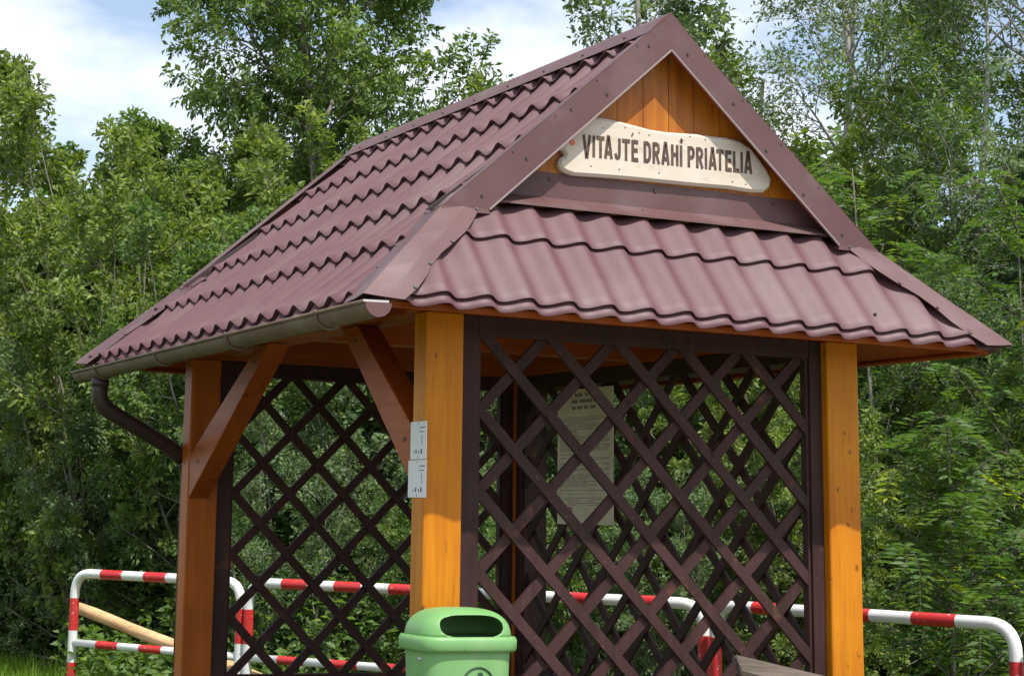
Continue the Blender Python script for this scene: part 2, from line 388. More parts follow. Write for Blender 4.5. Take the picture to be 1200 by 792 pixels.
# rafters and collar ties
bm = bmesh.new()
for k in range(5):
    y = 0.47 + k*(D-0.94)/4
    for sgn in (0, 1):
        X = (lambda x: W-x) if sgn else (lambda x: x)
        beam(bm, (X(.30), y, H+.30*TA-.135), (X(W/2), y, H+W/2*TA-.135), .05, .09)
pieces('rafter', bm, M_beamx, G)
bm = bmesh.new()
box(bm, .45, 2.60, D/2-.05, D/2+.05, 2.381, 2.50)
obj('tie_beam', bm, M_beamx, G, bevel=0.004)
# knee braces at the open left side
def brace(y_post, z_low, y_top, z_top, x0, x1, t):
    bm = bmesh.new(); s = 1 if y_top > y_post else -1
    pts = [(x0, y_post, z_low), (x0, y_post, z_low+t*1.55), (x0, y_top-s*t*1.15, z_top), (x0, y_top, z_top), ]
    pts = [pts[0], pts[3], pts[2], pts[1]]
    prism(bm, pts, (x1-x0, 0, 0)); b = obj('brace', bm, M_beamy, G, bevel=0.005)
    bm = bmesh.new()
    for f in (.12, .88):
        c = Vector((x0, y_post, z_low+t*.8)).lerp(Vector((x0, y_top-s*t*.55, z_top)), f)
        tube(bm, [c+Vector((-.004, 0, 0)), c+Vector((.004, 0, 0))], .009, 8)
    pieces('bolt', bm, M_screw, b)
brace(3.229, 1.63, 2.12, 2.379, 0.446, 0.556, .15)
brace(0.526, 1.68, 1.27, 2.379, 0.446, 0.556, .15)
# lattice walls
NX0, NZ0, ST = 0.882, 2.158, 0.1635
def lattice(axis, fixed, a0, a1, z0, z1, ph, name_label=None):
    """diagonal slats in a frame; axis 'x' = wall runs along x at y = fixed"""
    def pt(a, z, dep): return (a, fixed+dep, z) if axis == 'x' else (fixed+dep, a, z)
    ia0, ia1, iz0, iz1 = a0+.085, a1-.06, z0+.085, z1-.075
    bm = bmesh.new(); hw = 0.0225; rnd = random.Random(int(fixed*100))
    for sg, dep in ((1, 0.0), (-1, 0.017)):
        for k in range(-20, 34):
            # slat line: z - NZ0 = -sg*(a - ph) + 2*k*ST
            c = 2*k*ST + rnd.uniform(-.004, .004)
            ts = []
            for a in (ia0-.02, ia1+.02):
                z = NZ0 - sg*(a-ph) + c
                if iz0-.02 <= z <= iz1+.02: ts.append((a, z))
            for z in (iz0-.02, iz1+.02):
                a = ph + (NZ0 + c - z)*sg
                if ia0-.02 < a < ia1+.02: ts.append((a, z))
            if len(ts) < 2: continue
            ts = sorted(ts)[0], sorted(ts)[-1]
            if abs(ts[0][0]-ts[1][0]) < .03: continue
            p, q = ts
            d = Vector((q[0]-p[0], q[1]-p[1])).normalized(); nrm = Vector((-d.y, d.x))*hw
            pts = [pt(p[0]+nrm.x, p[1]+nrm.y, dep), pt(q[0]+nrm.x, q[1]+nrm.y, dep), pt(q[0]-nrm.x, q[1]-nrm.y, dep), pt(p[0]-nrm.x, p[1]-nrm.y, dep)]
            off = pt(0, 0, .0155); off = Vector(off) - Vector(pt(0, 0, 0))
            prism(bm, pts, off)
    nf = len(bm.faces)
    for i in range(0, 60):
        for j in range(0, 14):
            if (i+j) % 2: continue
            a = ph - 12*ST + i*ST; z = NZ0 - j*ST
            if ia0+.02 < a < ia1-.02 and iz0 < z < iz1:
                p = Vector(pt(a+rnd.uniform(-.006, .006), z+rnd.uniform(-.006, .006), -.0012)); q = Vector(pt(0, 0, .004))-Vector(pt(0, 0, 0))
                tube(bm, [p, p+q], .0032, 6)
    bm.faces.ensure_lookup_table()
    for f in bm.faces[nf:]: f.material_index = 1
    o = obj('lattice_panel', bm, M_dark, G); o.data.materials.append(M_screw)
    bm = bmesh.new()
    def fb(a_0, a_1, z_0, z_1, d0, d1):
        if axis == 'x': box(bm, a_0, a_1, fixed+d0, fixed+d1, z_0, z_1)
        else: box(bm, fixed+d0, fixed+d1, a_0, a_1, z_0, z_1)
    d0, d1 = (-.014, .042) if axis == 'x' else (-.013, .150)
    fb(a0, a0+.088, z0, z1, d0, d1); fb(a1-.064, a1, z0, z1, d0, d1 if axis == 'x' else d1-.001)
    fb(a0+.089, a1-.065, z1-.078, z1, d0+.002, d1-.002); fb(a0+.089, a1-.065, z0, z0+.09, d0+.002, d1-.002)
    # thin bead inside the frame
    fb(a0+.0885, a0+.103, z0+.091, z1-.079, d0+.012, d1-.004); fb(a1-.079, a1-.0645, z0+.091, z1-.079, d0+.012, d1-.004)
    obj('panel_frame', bm, M_dark, o, bevel=0.003)
    return o
lattice('x', 0.462, 0.614, 2.435, 0.62, 2.379, NX0)
lattice('x', 3.262, 0.609, 2.435, 0.62, 2.379, NX0)
lattice('y', 2.462, 0.527, 3.228, 0.62, 2.379, 0.527+.27)

# gable walls: tongue-and-groove boards
def gable(Y, out):
    bm = bmesh.new(); z0 = H+.46; bw = .1315
    x = .985 - 4*bw + .063
    while x < W-.3:
        xa, xb = max(x+.0015, .40), min(x+bw-.0015, W-.40)
        if xb > xa:
            def zt(q): return H + min(q, W-q)*TA - .045
            xs = [xa, xb] if not (xa < W/2 < xb) else [xa, W/2, xb]
            if zt(xa) > z0+.01 or zt(xb) > z0+.01:
                pts = [(xa, Y, z0)] + [(q, Y, max(zt(q), z0+.001)) for q in xs] + [(xb, Y, z0)]
                prism(bm, pts, (0, out*.018, 0))
        x += bw
    g = obj('gable_wall', bm, M_board, G, bevel=.002)
    bm = bmesh.new(); prism(bm, [(.42, Y+out*.02, z0-.05), (W-.42, Y+out*.02, z0-.05), (W/2, Y+out*.02, H+W/2*TA-.07)], (0, out*.02, 0))
    obj('backing', bm, M_pipe, g)
    return g
gable(YW, 1); gable(D-YW, -1)
# gable foot flashing: upright strip, sloped apron, small lip
def apron(Y, s):
    prof = [(-.002, .612+.0), (-.003, .505), (-.070, .462), (-.072, .452), (-.0685, .452), (-.066, .460), (.0, .502), (.0, .612)]
    bm = bmesh.new()
    za = []
    for x in (0, 1):
        pass
    pts0 = []; pts1 = []
    for dy, z in prof:
        xi = z/TA + .075 if z > .5 else z/TA+.06
        pts0.append(bm.verts.new((xi, Y+s*dy, H+z))); pts1.append(bm.verts.new((W-xi, Y+s*dy, H+z)))
    n = len(prof)
    for i in range(n): bm.faces.new((pts0[i], pts0[(i+1) % n], pts1[(i+1) % n], pts1[i]))
    bm.faces.new(pts0); bm.faces.new(pts1[::-1])
    a = obj('gable_flashing', bm, M_flash, G)
    bm = bmesh.new()
    for x, z, dy in ((.98, .585, -.004), (1.50, .585, -.004), (2.12, .585, -.004), (.93, .485, -.026), (1.42, .485, -.026), (1.9, .485, -.026), (2.32, .485, -.026)):
        tube(bm, [(x, Y+s*(dy-.004), H+z), (x, Y+s*(dy+.006), H+z)], .008, 8)
    pieces('screw', bm, M_screw, a)
apron(YW-.001, 1); apron(D-YW+.001, -1)

# barge flashings along the rakes
def barge(mx, my):
    X = (lambda x: W-x) if mx else (lambda x: x)
    Y = (lambda y: D-y) if my else (lambda y: y)
    yf = 0.268; up = .018; t = .003; wv = .162
    zf = .407                     # foot height
    def zl(x): return H + x*TA + up
    xo = (zf-up)/TA - .015        # outer foot
    xi = (zf-up+wv)/TA            # inner foot
    bm = bmesh.new()
    # face
    prism(bm, [(X(xo), Y(yf), H+zf), (X(W/2), Y(yf), zl(W/2)), (X(W/2), Y(yf), zl(W/2)-wv), (X(xi+.012), Y(yf), H+zf)], (0, (t if not my else -t), 0))
    # flange lying over the tiles
    s = 1 if not my else -1
    def fl(y0, y1, z0, z1):
        a = [(X(xo), Y(y0), H+zf+z0), (X(W/2), Y(y0), zl(W/2)+z0), (X(W/2), Y(y1), zl(W/2)+z1), (X(xo), Y(y1), H+zf+z1)]
        prism(bm, a, (0, 0, -.003))
    fl(yf, yf+.085, .0015, -.004)
    b = obj('barge_flashing', bm, M_flash, G)
    # bent bottom edge
    bm = bmesh.new()
    e0 = (X(xi+.012), Y(yf-.001), H+zf+.004); e1 = (X(W/2), Y(yf-.001), zl(W/2)-wv+.001)
    beam(bm, e0, e1, .010, .007)
    obj('drip_edge', bm, M_edge, b)
    bm = bmesh.new()
    rnd = random.Random(3+mx*2+my)
    for k in range(5):
        x = .62 + k*.2+rnd.uniform(-.02, .02); z = zl(x) - .035 - rnd.uniform(0, .09)
        if x > W/2-.05: continue
        tube(bm, [(X(x), Y(yf-.005), z), (X(x), Y(yf+.004), z)], .0065, 8)
    for k in range(4):
        x = .75 + k*.2; z = zl(x)-.012
        tube(bm, [(X(x), Y(yf-.003), z), (X(x), Y(yf+.004), z)], .004, 6)
    pieces('screw', bm, M_screw, b)
    # plain board behind the flashing
    bm = bmesh.new()
    yb = yf+.006
    prism(bm, [(X(xo+.06), Y(yb), H+zf+.03), (X(W/2), Y(yb), zl(W/2)-.05), (X(W/2), Y(yb), zl(W/2)-wv+.02), (X(xi), Y(yb), H+zf+.03)], (0, s*.02, 0))
    obj('barge_board', bm, M_beamx, b)
    # folded foot closing onto the hip cap
    bm = bmesh.new()
    prism(bm, [(X(xo-.004), Y(yf-.003), H+zf-.014), (X(xi+.016), Y(yf-.003), H+zf-.014), (X(xi+.012), Y(yf-.0005), H+zf+.004), (X(xo), Y(yf-.0005), H+zf+.004)], (0, s*.05, 0))
    obj('foot_fold', bm, M_flash, b)
for mx in (0, 1):
    for my in (0, 1): barge(mx, my)
# ridge cap
bm = bmesh.new()
zr = H+W/2*TA
prof = [(-.115, -.058), (-.105, -.046), (-.03, .026), (0, .046), (.03, .026), (.105, -.046), (.115, -.058), (.10, -.052), (0, .038), (-.10, -.052)]
a = [bm.verts.new((W/2+x, YR-.012, zr+z-.020)) for x, z in prof]; b = [bm.verts.new((W/2+x, D-YR+.012, zr+z-.020)) for x, z in prof]
for i in range(len(prof)): bm.faces.new((a[i], b[i], b[(i+1) % len(prof)], a[(i+1) % len(prof)]))
bm.faces.new(a); bm.faces.new(b[::-1])
rc = obj('ridge_cap', bm, M_flash, G)
bm = bmesh.new()
for k in range(9):
    y = .5+k*.35
    for s in (-1, 1): tube(bm, [(W/2+s*.085, y, zr-.050), (W/2+s*.090, y, zr-.042)], .007, 8)
pieces('screw', bm, M_screw, rc)
# hip caps: folded sheets along the four hips
def hipcap(mx, my):
    X = (lambda x: W-x) if mx else (lambda x: x)
    Y = (lambda y: D-y) if my else (lambda y: y)
    def S_(x, y, h):
        h -= .034
        return Vector((X(x-h*math.sin(A)), Y(y), H+x*TA+h*math.cos(A)))         # on side slope
    def F2(x, y, h): return Vector((X(x), Y(y-h*math.sin(B)), H-.017+y*TB+h*math.cos(B)))         # on front slope
    def Hp(t, h):
        x = t; y = x*TA/TB; h -= .030
        return Vector((X(x-h*.45), Y(y-h*.55), H+x*TA+h*.8))
    n = 9; rows = []
    rnd = random.Random(11+mx+2*my)
    for i in range(n+1):
        t = -.035 + (.52+.035)*i/n; hy = t*TA/TB; w = .13 + .012*math.sin(i*1.3)
        j = rnd.uniform(-.003, .004)
        rows.append([S_(t, hy+w*1.45, .036+j), S_(t, hy+w*.5, .046+j), Hp(t, .056+j*.4), F2(t+w*.55, hy, .046-j), F2(t+w*1.15, hy, .040-j)])
    bm = bmesh.new(); V = [[bm.verts.new(p) for p in r] for r in rows]
    for r0, r1 in zip(V, V[1:]):
        for k in range(4): bm.faces.new((r0[k], r0[k+1], r1[k+1], r1[k]))
    o = obj('hip_cap', bm, M_flash, G)
    m = o.modifiers.new('t', 'SOLIDIFY'); m.thickness = .003; m.offset = 1 if False else 0
    bm = bmesh.new()
    for i in (1, 3, 5, 8):
        p = rows[i][4]*.85+rows[i][3]*.15; q = (p - Vector((X(W/2), Y(D/2), H))).normalized()
        nrm = Vector((0, (1 if my else -1)*math.sin(B), math.cos(B)))
        tube(bm, [p-nrm*.002, p+nrm*.007], .0075, 8)
        p = rows[i][0]*.85+rows[i][1]*.15; nrm = Vector(((1 if mx else -1)*math.sin(A), 0, math.cos(A)))
        tube(bm, [p-nrm*.002, p+nrm*.007], .006, 8)
    pieces('screw', bm, M_screw, o)
for mx in (0, 1):
    for my in (0, 1): hipcap(mx, my)
# screws in the tile sheets
bm = bmesh.new()
nrm = Vector((0, -math.sin(B), math.cos(B))); pf = front_pos(False)
for x, s in ((.62, .13), (.99, .13), (1.36, .14), (1.73, .135), (2.10, .14), (2.42, .13), (.66, .055)):
    p = Vector(pf(x, s, .022)); tube(bm, [p-nrm*.004, p+nrm*.006], .007, 8)
ps_ = side_pos(False); nrm = Vector((-math.sin(A), 0, math.cos(A)))
for k in range(8):
    for s in (.14, .82): 
        p = Vector(ps_(.45+k*.37, s, .018)); tube(bm, [p-nrm*.004, p+nrm*.005], .006, 6)
pieces('screw', bm, M_screw, G)
# gutter, brackets, downpipe (left eave)
gx, gr = -0.062, 0.053
def gz(y): return H - 0.062 - 0.006*y
bm = bmesh.new(); y0, y1 = -0.20, 3.62; prof = []
for k in range(13):
    a_ = math.pi + math.pi*k/12; prof.append((gx+gr*math.cos(a_), gr*math.sin(a_)))
pin = [(x+(gx-x)*.05, z*.95) for x, z in prof][::-1]
ring = prof+pin
for i in range(len(ring)): pass
va = [bm.verts.new((x, y0, gz(y0)+z)) for x, z in ring]; vb = [bm.verts.new((x, y1, gz(y1)+z)) for x, z in ring]
for i in range(len(ring)): 
    f = bm.faces.new((va[i], vb[i], vb[(i+1) % len(ring)], va[(i+1) % len(ring)])); f.smooth = True
tube(bm, [(gx-gr-.002, y0, gz(y0)+.002), (gx-gr-.002, y1, gz(y1)+.002)], .0075, 8)
gut = obj('gutter', bm, M_gutter, G)
bm = bmesh.new()
for yy in (3.18, 2.19, 1.21, .235):
    pts = [(gx+(gr+.005)*math.cos(math.pi+math.pi*k/12), yy, gz(yy)+(gr+.005)*math.sin(math.pi+math.pi*k/12)) for k in range(13)]
    pts = [(gx-gr-.012, yy, gz(yy)+.012)] + pts + [(gx+gr+.03, yy, gz(yy)+.045)]
    tube(bm, pts, .0055, 6)
pieces('bracket', bm, M_gutter, gut)
for yy, mm, nm in ((y0, M_flash, 'end_cap'), (y1, M_gutter, 'end_cap')):
    bm = bmesh.new(); s = -1 if yy == y0 else 1
    prism(bm, [(x, yy+s*.001, gz(yy)+z) for x, z in prof], (0, s*.006, 0))
    ec = obj(nm, bm, mm, gut)
    if yy == y0:
        ec['label'] = 'half-round purple-brown end cap with bare zinc rim'
        bm = bmesh.new(); beam(bm, (gx-gr-.006, yy+.02, gz(yy)+.004), (gx+gr-.01, yy+.02, gz(yy)+.006), .045, .008)
        obj('zinc_strip', bm, M_galv, ec)
bm = bmesh.new()
tube(bm, round_path([(gx, 3.26, gz(3.2)-.05), (gx, 3.26, 2.105), (0.42, 3.385, 1.885), (0.50, 3.40, 1.80), (0.50, 3.40, .12)], .075, 6), .043, 14)
dp = obj('downpipe', bm, M_pipe, G)
bm = bmesh.new(); tube(bm, [(gx, 3.26, gz(3.2)-.095), (gx, 3.26, gz(3.2)-.055)], .048, 14)
for z in (1.5, .7): tube(bm, [(.50, 3.40, z), (.50, 3.40, z+.03)], .047, 14)
pieces('collar', bm, M_pipe, dp)

# ================================================================== SIGN
SG = thing('welcome_sign', (1.53, .34, 3.1), 'pale carved plank sign with burnt lettering on the front gable', 'sign')
outl = [(1.010,3.018),(1.008,3.038),(1.018,3.053),(1.034,3.060),(1.038,3.072),(1.026,3.086),(1.0,3.094),(.985,3.12),(1.03,3.19),(1.09,3.235),(1.172,3.247),(1.24,3.246),(1.31,3.240),(1.38,3.232),(1.46,3.222),(1.54,3.220),(1.62,3.224),(1.70,3.228),(1.78,3.227),(1.86,3.229),(1.93,3.222),(1.985,3.20),(2.02,3.165),(2.07,3.11),(2.095,3.07),(2.085,3.03),(2.05,3.005),(1.98,3.0),(1.86,3.004),(1.68,2.999),(1.52,2.997),(1.36,2.995),(1.20,2.99),(1.08,2.985),(1.045,2.992),(1.022,3.002)]
bm = bmesh.new(); ys = YW-.034
def inset(pts, d):
    c = Vector((1.53, 3.11)); o = []
    n = len(pts)
    for i in range(n):
        a, b, e = Vector(pts[i-1]), Vector(pts[i]), Vector(pts[(i+1) % n])
        t = (e-a).normalized(); nn = Vector((t.y, -t.x)); 
        o.append(b + nn*d)
    return o
ar = sum(outl[i-1][0]*outl[i][1]-outl[i][0]*outl[i-1][1] for i in range(len(outl)))
sg = 1 if ar < 0 else -1
i1 = inset(outl, .012*sg)
fa = [bm.verts.new((x, ys, z)) for x, z in i1]; fb_ = [bm.verts.new((x, ys+.012, z)) for x, z in outl]; fc = [bm.verts.new((x, YW-.002, z)) for x, z in outl]
n = len(outl); bm.faces.new(fa)
for i in range(n):
    bm.faces.new((fa[i], fa[(i+1) % n], fb_[(i+1) % n], fb_[i])); bm.faces.new((fb_[i], fb_[(i+1) % n], fc[(i+1) % n], fc[i]))
bm.faces.new(fc[::-1])
obj('board', bm, M_sign, SG)
def text_mesh(s, size, name, m, parent, mtx, bold=0.0, ext=0.001, sx=1.0, align='LEFT'):
    cu = bpy.data.curves.new(name, 'FONT'); cu.body = s; cu.size = size; cu.offset = bold; cu.extrude = ext; cu.align_x = align
    cu.space_character = 1.20
    to = bpy.data.objects.new('tmp', cu); COL.objects.link(to); bpy.context.view_layer.update()
    me = bpy.data.meshes.new_from_object(to.evaluated_get(bpy.context.evaluated_depsgraph_get()))
    bpy.data.objects.remove(to, do_unlink=True)
    co = np.zeros(len(me.vertices)*3); me.vertices.foreach_get('co', co); co = co.reshape(-1, 3)
    me.transform(mtx @ Matrix.Diagonal((sx, 1, 1, 1))); me.name = name
    me.materials.clear()
    return link_mesh(name, me, m, parent), co
GL = {'V': (.64, [[(.09, 1), (.285, .015), (.355, .015), (.55, 1)]]), 'I': (.20, [[(.1, 0), (.1, 1)]]), 'T': (.60, [[(0, .91), (.60, .91)], [(.30, 0), (.30, .90)]]),
      'A': (.64, [[(.09, 0), (.285, .985), (.355, .985), (.55, 0)], [(.17, .27), (.47, .27)]]), 'J': (.50, [[(.40, 1), (.40, .28), (.36, .14), (.26, .09), (.16, .13), (.10, .30)]]),
      'E': (.52, [[(.1, 0), (.1, 1)], [(.1, .91), (.52, .91)], [(.1, .52), (.48, .52)], [(.1, .09), (.52, .09)]]),
      'D': (.58, [[(.1, 0), (.1, 1)], [(.1, .91), (.30, .91), (.42, .83), (.48, .68), (.48, .32), (.42, .17), (.30, .09), (.1, .09)]]),
      'R': (.58, [[(.1, 0), (.1, 1)], [(.1, .91), (.34, .91), (.44, .85), (.47, .72), (.44, .58), (.34, .50), (.1, .50)], [(.28, .48), (.50, 0)]]),
      'P': (.56, [[(.1, 0), (.1, 1)], [(.1, .91), (.34, .91), (.44, .84), (.47, .70), (.44, .55), (.34, .47), (.1, .47)]]),
      'H': (.58, [[(.1, 0), (.1, 1)], [(.48, 0), (.48, 1)], [(.1, .52), (.48, .52)]]), 'L': (.50, [[(.1, 0), (.1, 1)], [(.1, .09), (.50, .09)]]),
      '\u00cd': (.20, [[(.1, 0), (.1, 1)], [(.06, 1.10), (.20, 1.30)]])}
def ribbon(bm, pts, w, y, f):
    n = len(pts); P2 = [Vector(p) for p in pts]; Lf = []; Rt = []
    for k, p in enumerate(P2):
        a = (p-P2[k-1]).normalized() if k else (P2[1]-p).normalized(); b = (P2[k+1]-p).normalized() if k < n-1 else a
        t = (a+b).normalized(); nn = Vector((-t.y, t.x)); m = min(1/max(nn.dot(Vector((-a.y, a.x))), .3), 1.6)
        Lf.append(p+nn*w/2*m); Rt.append(p-nn*w/2*m)
    for k in range(n-1):
        q = [Lf[k], Lf[k+1], Rt[k+1], Rt[k]]
        bm.faces.new([bm.verts.new((*f(v.x, v.y, y),)) for v in q])
TXT = 'VITAJTE DRAH\u00cd PRIATELIA'
tot = sum((GL[c][0] if c != ' ' else .20)+.10 for c in TXT)-.10-.26
bm = bmesh.new(); xx = 0; hl = .094; kx = .868/tot; rnd = random.Random(6)
def lf(x, z, y):
    X_ = 1.118+x*kx; return (X_, y, 3.068+z*hl+(X_-1.118)*.012)
cnt = 0
prev = ''
for c in TXT:
    if c == ' ': xx += .30; prev = ''; continue
    if prev + c in ('TA', 'AT'): xx -= .13
    prev = c
    for st_ in GL[c][1]:
        cnt += 1
        ribbon(bm, [(xx+a, b) for a, b in st_], .205, ys-.0008-.00004*(cnt % 7), lf)
    xx += GL[c][0]+.10
obj('lettering', bm, M_letter, SG)
bm = bmesh.new(); beam(bm, (1.362, ys-.0008, 3.180), (1.370, ys-.0008, 3.196), .002, .006); obj('small_mark', bm, M_letter, SG)
bm = bmesh.new(); tube(bm, [(1.068, ys-.0014, 3.122), (1.068, ys+.003, 3.122)], .0135, 16); obj('painted_dot', bm, M_orange, SG)
bm = bmesh.new(); rnd = random.Random(5)
for x, z in ((1.22,3.20),(1.33,3.215),(1.40,3.20),(1.45,3.195),(1.66,3.212),(1.74,3.207),(1.30,3.03),(1.16,3.03),(1.95,3.03),(1.88,3.035),(1.50,3.035)):
    tube(bm, [(x, ys-.0012, z), (x, ys+.003, z)], .0035, 7)
pieces('nail', bm, M_screw, SG)

# ================================================================== NOTICES
def plate(z0, z1, y0, y1, label, tilt):
    t = thing('notice_plate', (.437, (y0+y1)/2, z0), label, 'notice', 'white notices on the front post')
    bm = bmesh.new(); box(bm, .4372, .4402, y0, y1, z0, z1); obj('sheet', bm, M_plate, t, bevel=.001)
    bm = bmesh.new(); xx = .4366; rnd = random.Random(int(z0*100))
    # text reads downwards: rows of small ink strokes, and a row of pictograms near the bottom
    def ink(ya, yb, za, zb): box(bm, xx, .4373, ya, yb, za, zb)
    # y grows to the back = left in view
    ink(y0+.012, y0+.060, z1-.026, z1-.022); ink(y0+.018, y0+.064, z1-.043, z1-.040)
    for k in range(7): ink(y0+.034, y0+.042, z1-.058-k*.0055, z1-.055-k*.0055)
    for k, w in enumerate((.012, .007, .010, .004)):
        ya = y0+.036+k*.024; ink(ya, ya+w, z0+.022, z0+.040-(k % 2)*.006)
    ink((y0+y1)/2-.003, (y0+y1)/2+.003, z0+.006, z0+.012); ink((y0+y1)/2-.003, (y0+y1)/2+.003, z1-.012, z1-.006)
    obj('print', bm, M_ink, t)
plate(1.787, 1.937, .388, .530, 'upper white notice plate on the side of the bright front post', 0)
plate(1.636, 1.784, .386, .546, 'lower white notice plate, slightly wider, on the side of the front post', 0)
# long laminated sheet of rules inside, on the right lattice
t = thing('rules_poster', (2.43, 2.45, 1.5), 'tall yellowed sheet of printed rules hung inside on the right lattice', 'poster')
bm = bmesh.new(); box(bm, 2.4235, 2.4275, 2.15, 2.72, 1.545, 2.275); obj('sheet', bm, M_poster, t)
bm = bmesh.new(); rnd = random.Random(8)
px = 2.4230
z = 2.12; 
while z > 1.64:
    y = 2.69
    while y > 2.20:
        w = rnd.uniform(.02, .09)
        if rnd.random() < .9: box(bm, px-.0005, px+.001, max(y-w, 2.18), y, z, z+.0032)
        y -= w+rnd.uniform(.004, .014)
        if rnd.random() < .07: break
    z -= rnd.choice((.0095, .0095, .0095, .02))
obj('print', bm, M_posterink, t)
MP = Matrix(((0, 0, -1, 2.4752), (-1, 0, 0, 2.47), (0, 1, 0, 0), (0, 0, 0, 1)))
for s, zz in (('obec oznamuje', 2.208), ('pri tejto chate', 2.166)):
    pass
bm = bmesh.new()
for zz, segs in ((2.235, (.05, .09, .04, .10)), (2.200, (.07, .13, .03)), (2.165, (.04, .06, .05, .06))):
    tot = sum(segs)+.014*(len(segs)-1); y = 2.44+tot/2
    for w in segs:
        for q in range(int(w/.013)): box(bm, px-.0005, px+.001, y-q*.013-.010, y-q*.013, zz, zz+(.015 if q % 3 else .020))
        y -= w+.014
obj('heading', bm, M_posterink, t)
bm = bmesh.new(); box(bm, px-.0005, px+.001, 2.56, 2.61, 1.60, 1.64); obj('stamp', bm, M_pinkink, t)

# ================================================================== LITTER BIN
bx, by, bz = .512, .240, 1.064
BN = thing('litter_bin', (bx, by, .3), 'light green plastic litter bin with hooded lid in front of the bright post', 'litter bin')
def sring(bm, hx, hy, z, n=48, e=4.0, cy=0.0):
    r = []
    for k in range(n):
        a_ = 2*math.pi*k/n; c, s = math.cos(a_), math.sin(a_)
        r.append(bm.verts.new((bx+hx*abs(c)**(2/e)*(1 if c >= 0 else -1), by+cy+hy*abs(s)**(2/e)*(1 if s >= 0 else -1), z)))
    return r
def loft(bm, rings, cap0=True, cap1=True):
    n = len(rings[0])
    for a_, b_ in zip(rings, rings[1:]):
        for k in range(n):
            f = bm.faces.new((a_[k], a_[(k+1) % n], b_[(k+1) % n], b_[k])); f.smooth = True
    if cap0: bm.faces.new(rings[0][::-1])
    if cap1: bm.faces.new(rings[-1])
bm = bmesh.new()
loft(bm, [sring(bm, .165, .115, .36), sring(bm, .172, .122, .37), sring(bm, .186, .134, 1.0), sring(bm, .190, .137, bz+.01)], True, False)
obj('body', bm, M_bin, BN)
bm = bmesh.new()
loft(bm, [sring(bm, .192, .138, bz+.004), sring(bm, .206, .150, bz-.002), sring(bm, .212, .156, bz+.008), sring(bm, .213, .157, bz+.040), sring(bm, .208, .153, bz+.052), sring(bm, .196, .143, bz+.055), sring(bm, .186, .130, bz+.050)], False, False)
rim = obj('rim', bm, M_bin, BN)
# hood shell with an oval mouth
bm = bmesh.new(); rings = []
hh = .108
for i in range(15):
    th = math.pi/2*i/14*0.985
    k = math.cos(th)**.62; z = bz+.050+hh*math.sin(th)**.9
    rings.append(sring(bm, .196*k, .140*(math.cos(th)**.62), z, 56, 3.6, 0.0))
loft(bm, rings, False, True)
hood = obj('hood', bm, M_bin, BN)
sm = hood.modifiers.new('s', 'SOLIDIFY'); sm.thickness = .006; sm.offset = -1
bm = bmesh.new(); pts = []
mx0, mz0, mw, mh = bx-.004, bz+.092, .134, .042
for k in range(40):
    a_ = 2*math.pi*k/40; c, s = math.cos(a_), math.sin(a_)
    pts.append((mx0+mw*abs(c)**(2/3.2)*(1 if c >= 0 else -1), by-.30, mz0+(mh if s > 0 else mh*.98)*abs(s)**(2/2.6)*(1 if s >= 0 else -1)))
prism(bm, pts, (0, .25, 0)); me = bpy.data.meshes.new('cut'); bmesh.ops.recalc_face_normals(bm, faces=bm.faces); bm.to_mesh(me); bm.free()
cut = bpy.data.objects.new('cut', me); COL.objects.link(cut)
bo = hood.modifiers.new('b', 'BOOLEAN'); bo.object = cut; bo.operation = 'DIFFERENCE'; bo.solver = 'EXACT'
bpy.context.view_layer.update()
nm = bpy.data.meshes.new_from_object(hood.evaluated_get(bpy.context.evaluated_depsgraph_get()))
hood.modifiers.clear(); hood.data = nm; nm.name = 'hood'
bpy.data.objects.remove(cut, do_unlink=True)
bm = bmesh.new(); loft(bm, [sring(bm, .155, .108, .40), sring(bm, .176, .124, bz+.02)], True, False); obj('liner', bm, M_bind, BN)
# round emblem: ring with a little person dropping litter
bm = bmesh.new(); yf = by-.1385; cx, cz = bx+.020, .938
def arc(c, r, a0, a1, rad=.004, n=40, y=None):
    tube(bm, [(c[0]+r*math.cos(a0+(a1-a0)*k/n), (yf+.004) if y is None else y, c[1]+r*math.sin(a0+(a1-a0)*k/n)) for k in range(n+1)], rad, 6)
arc((cx, cz), .068, 0, 2*math.pi)
tube(bm, [(cx+.008, yf, cz+.040), (cx+.008, yf+.006, cz+.040)], .011, 14)
for p, q in (((.004, .026), (-.004, -.012)), ((-.004, -.012), (.010, -.050)), ((-.004, -.012), (-.022, -.046)), ((.002, .018), (-.026, .012)), ((.002, .018), (.022, .0))):
    tube(bm, [(cx+p[0], yf+.004, cz+p[1]), (cx+q[0], yf+.004, cz+q[1])], .006, 6)
box(bm, cx-.052, cx-.030, yf, yf+.008, cz-.050, cz-.020)
obj('emblem', bm, M_bind, BN)
bm = bmesh.new()
for z in (1.035,): tube(bm, [(bx-.194, by-.05, z), (bx-.180, by-.06, z)], .007, 8)
pieces('screw', bm, M_galv, BN)
bm = bmesh.new(); box(bm, bx-.10, bx+.10, by+.130, .4095, .5, .56); box(bm, bx-.10, bx+.10, by+.133, .4095, .90, .96); pieces('wall_bracket', bm, M_pipe, BN)

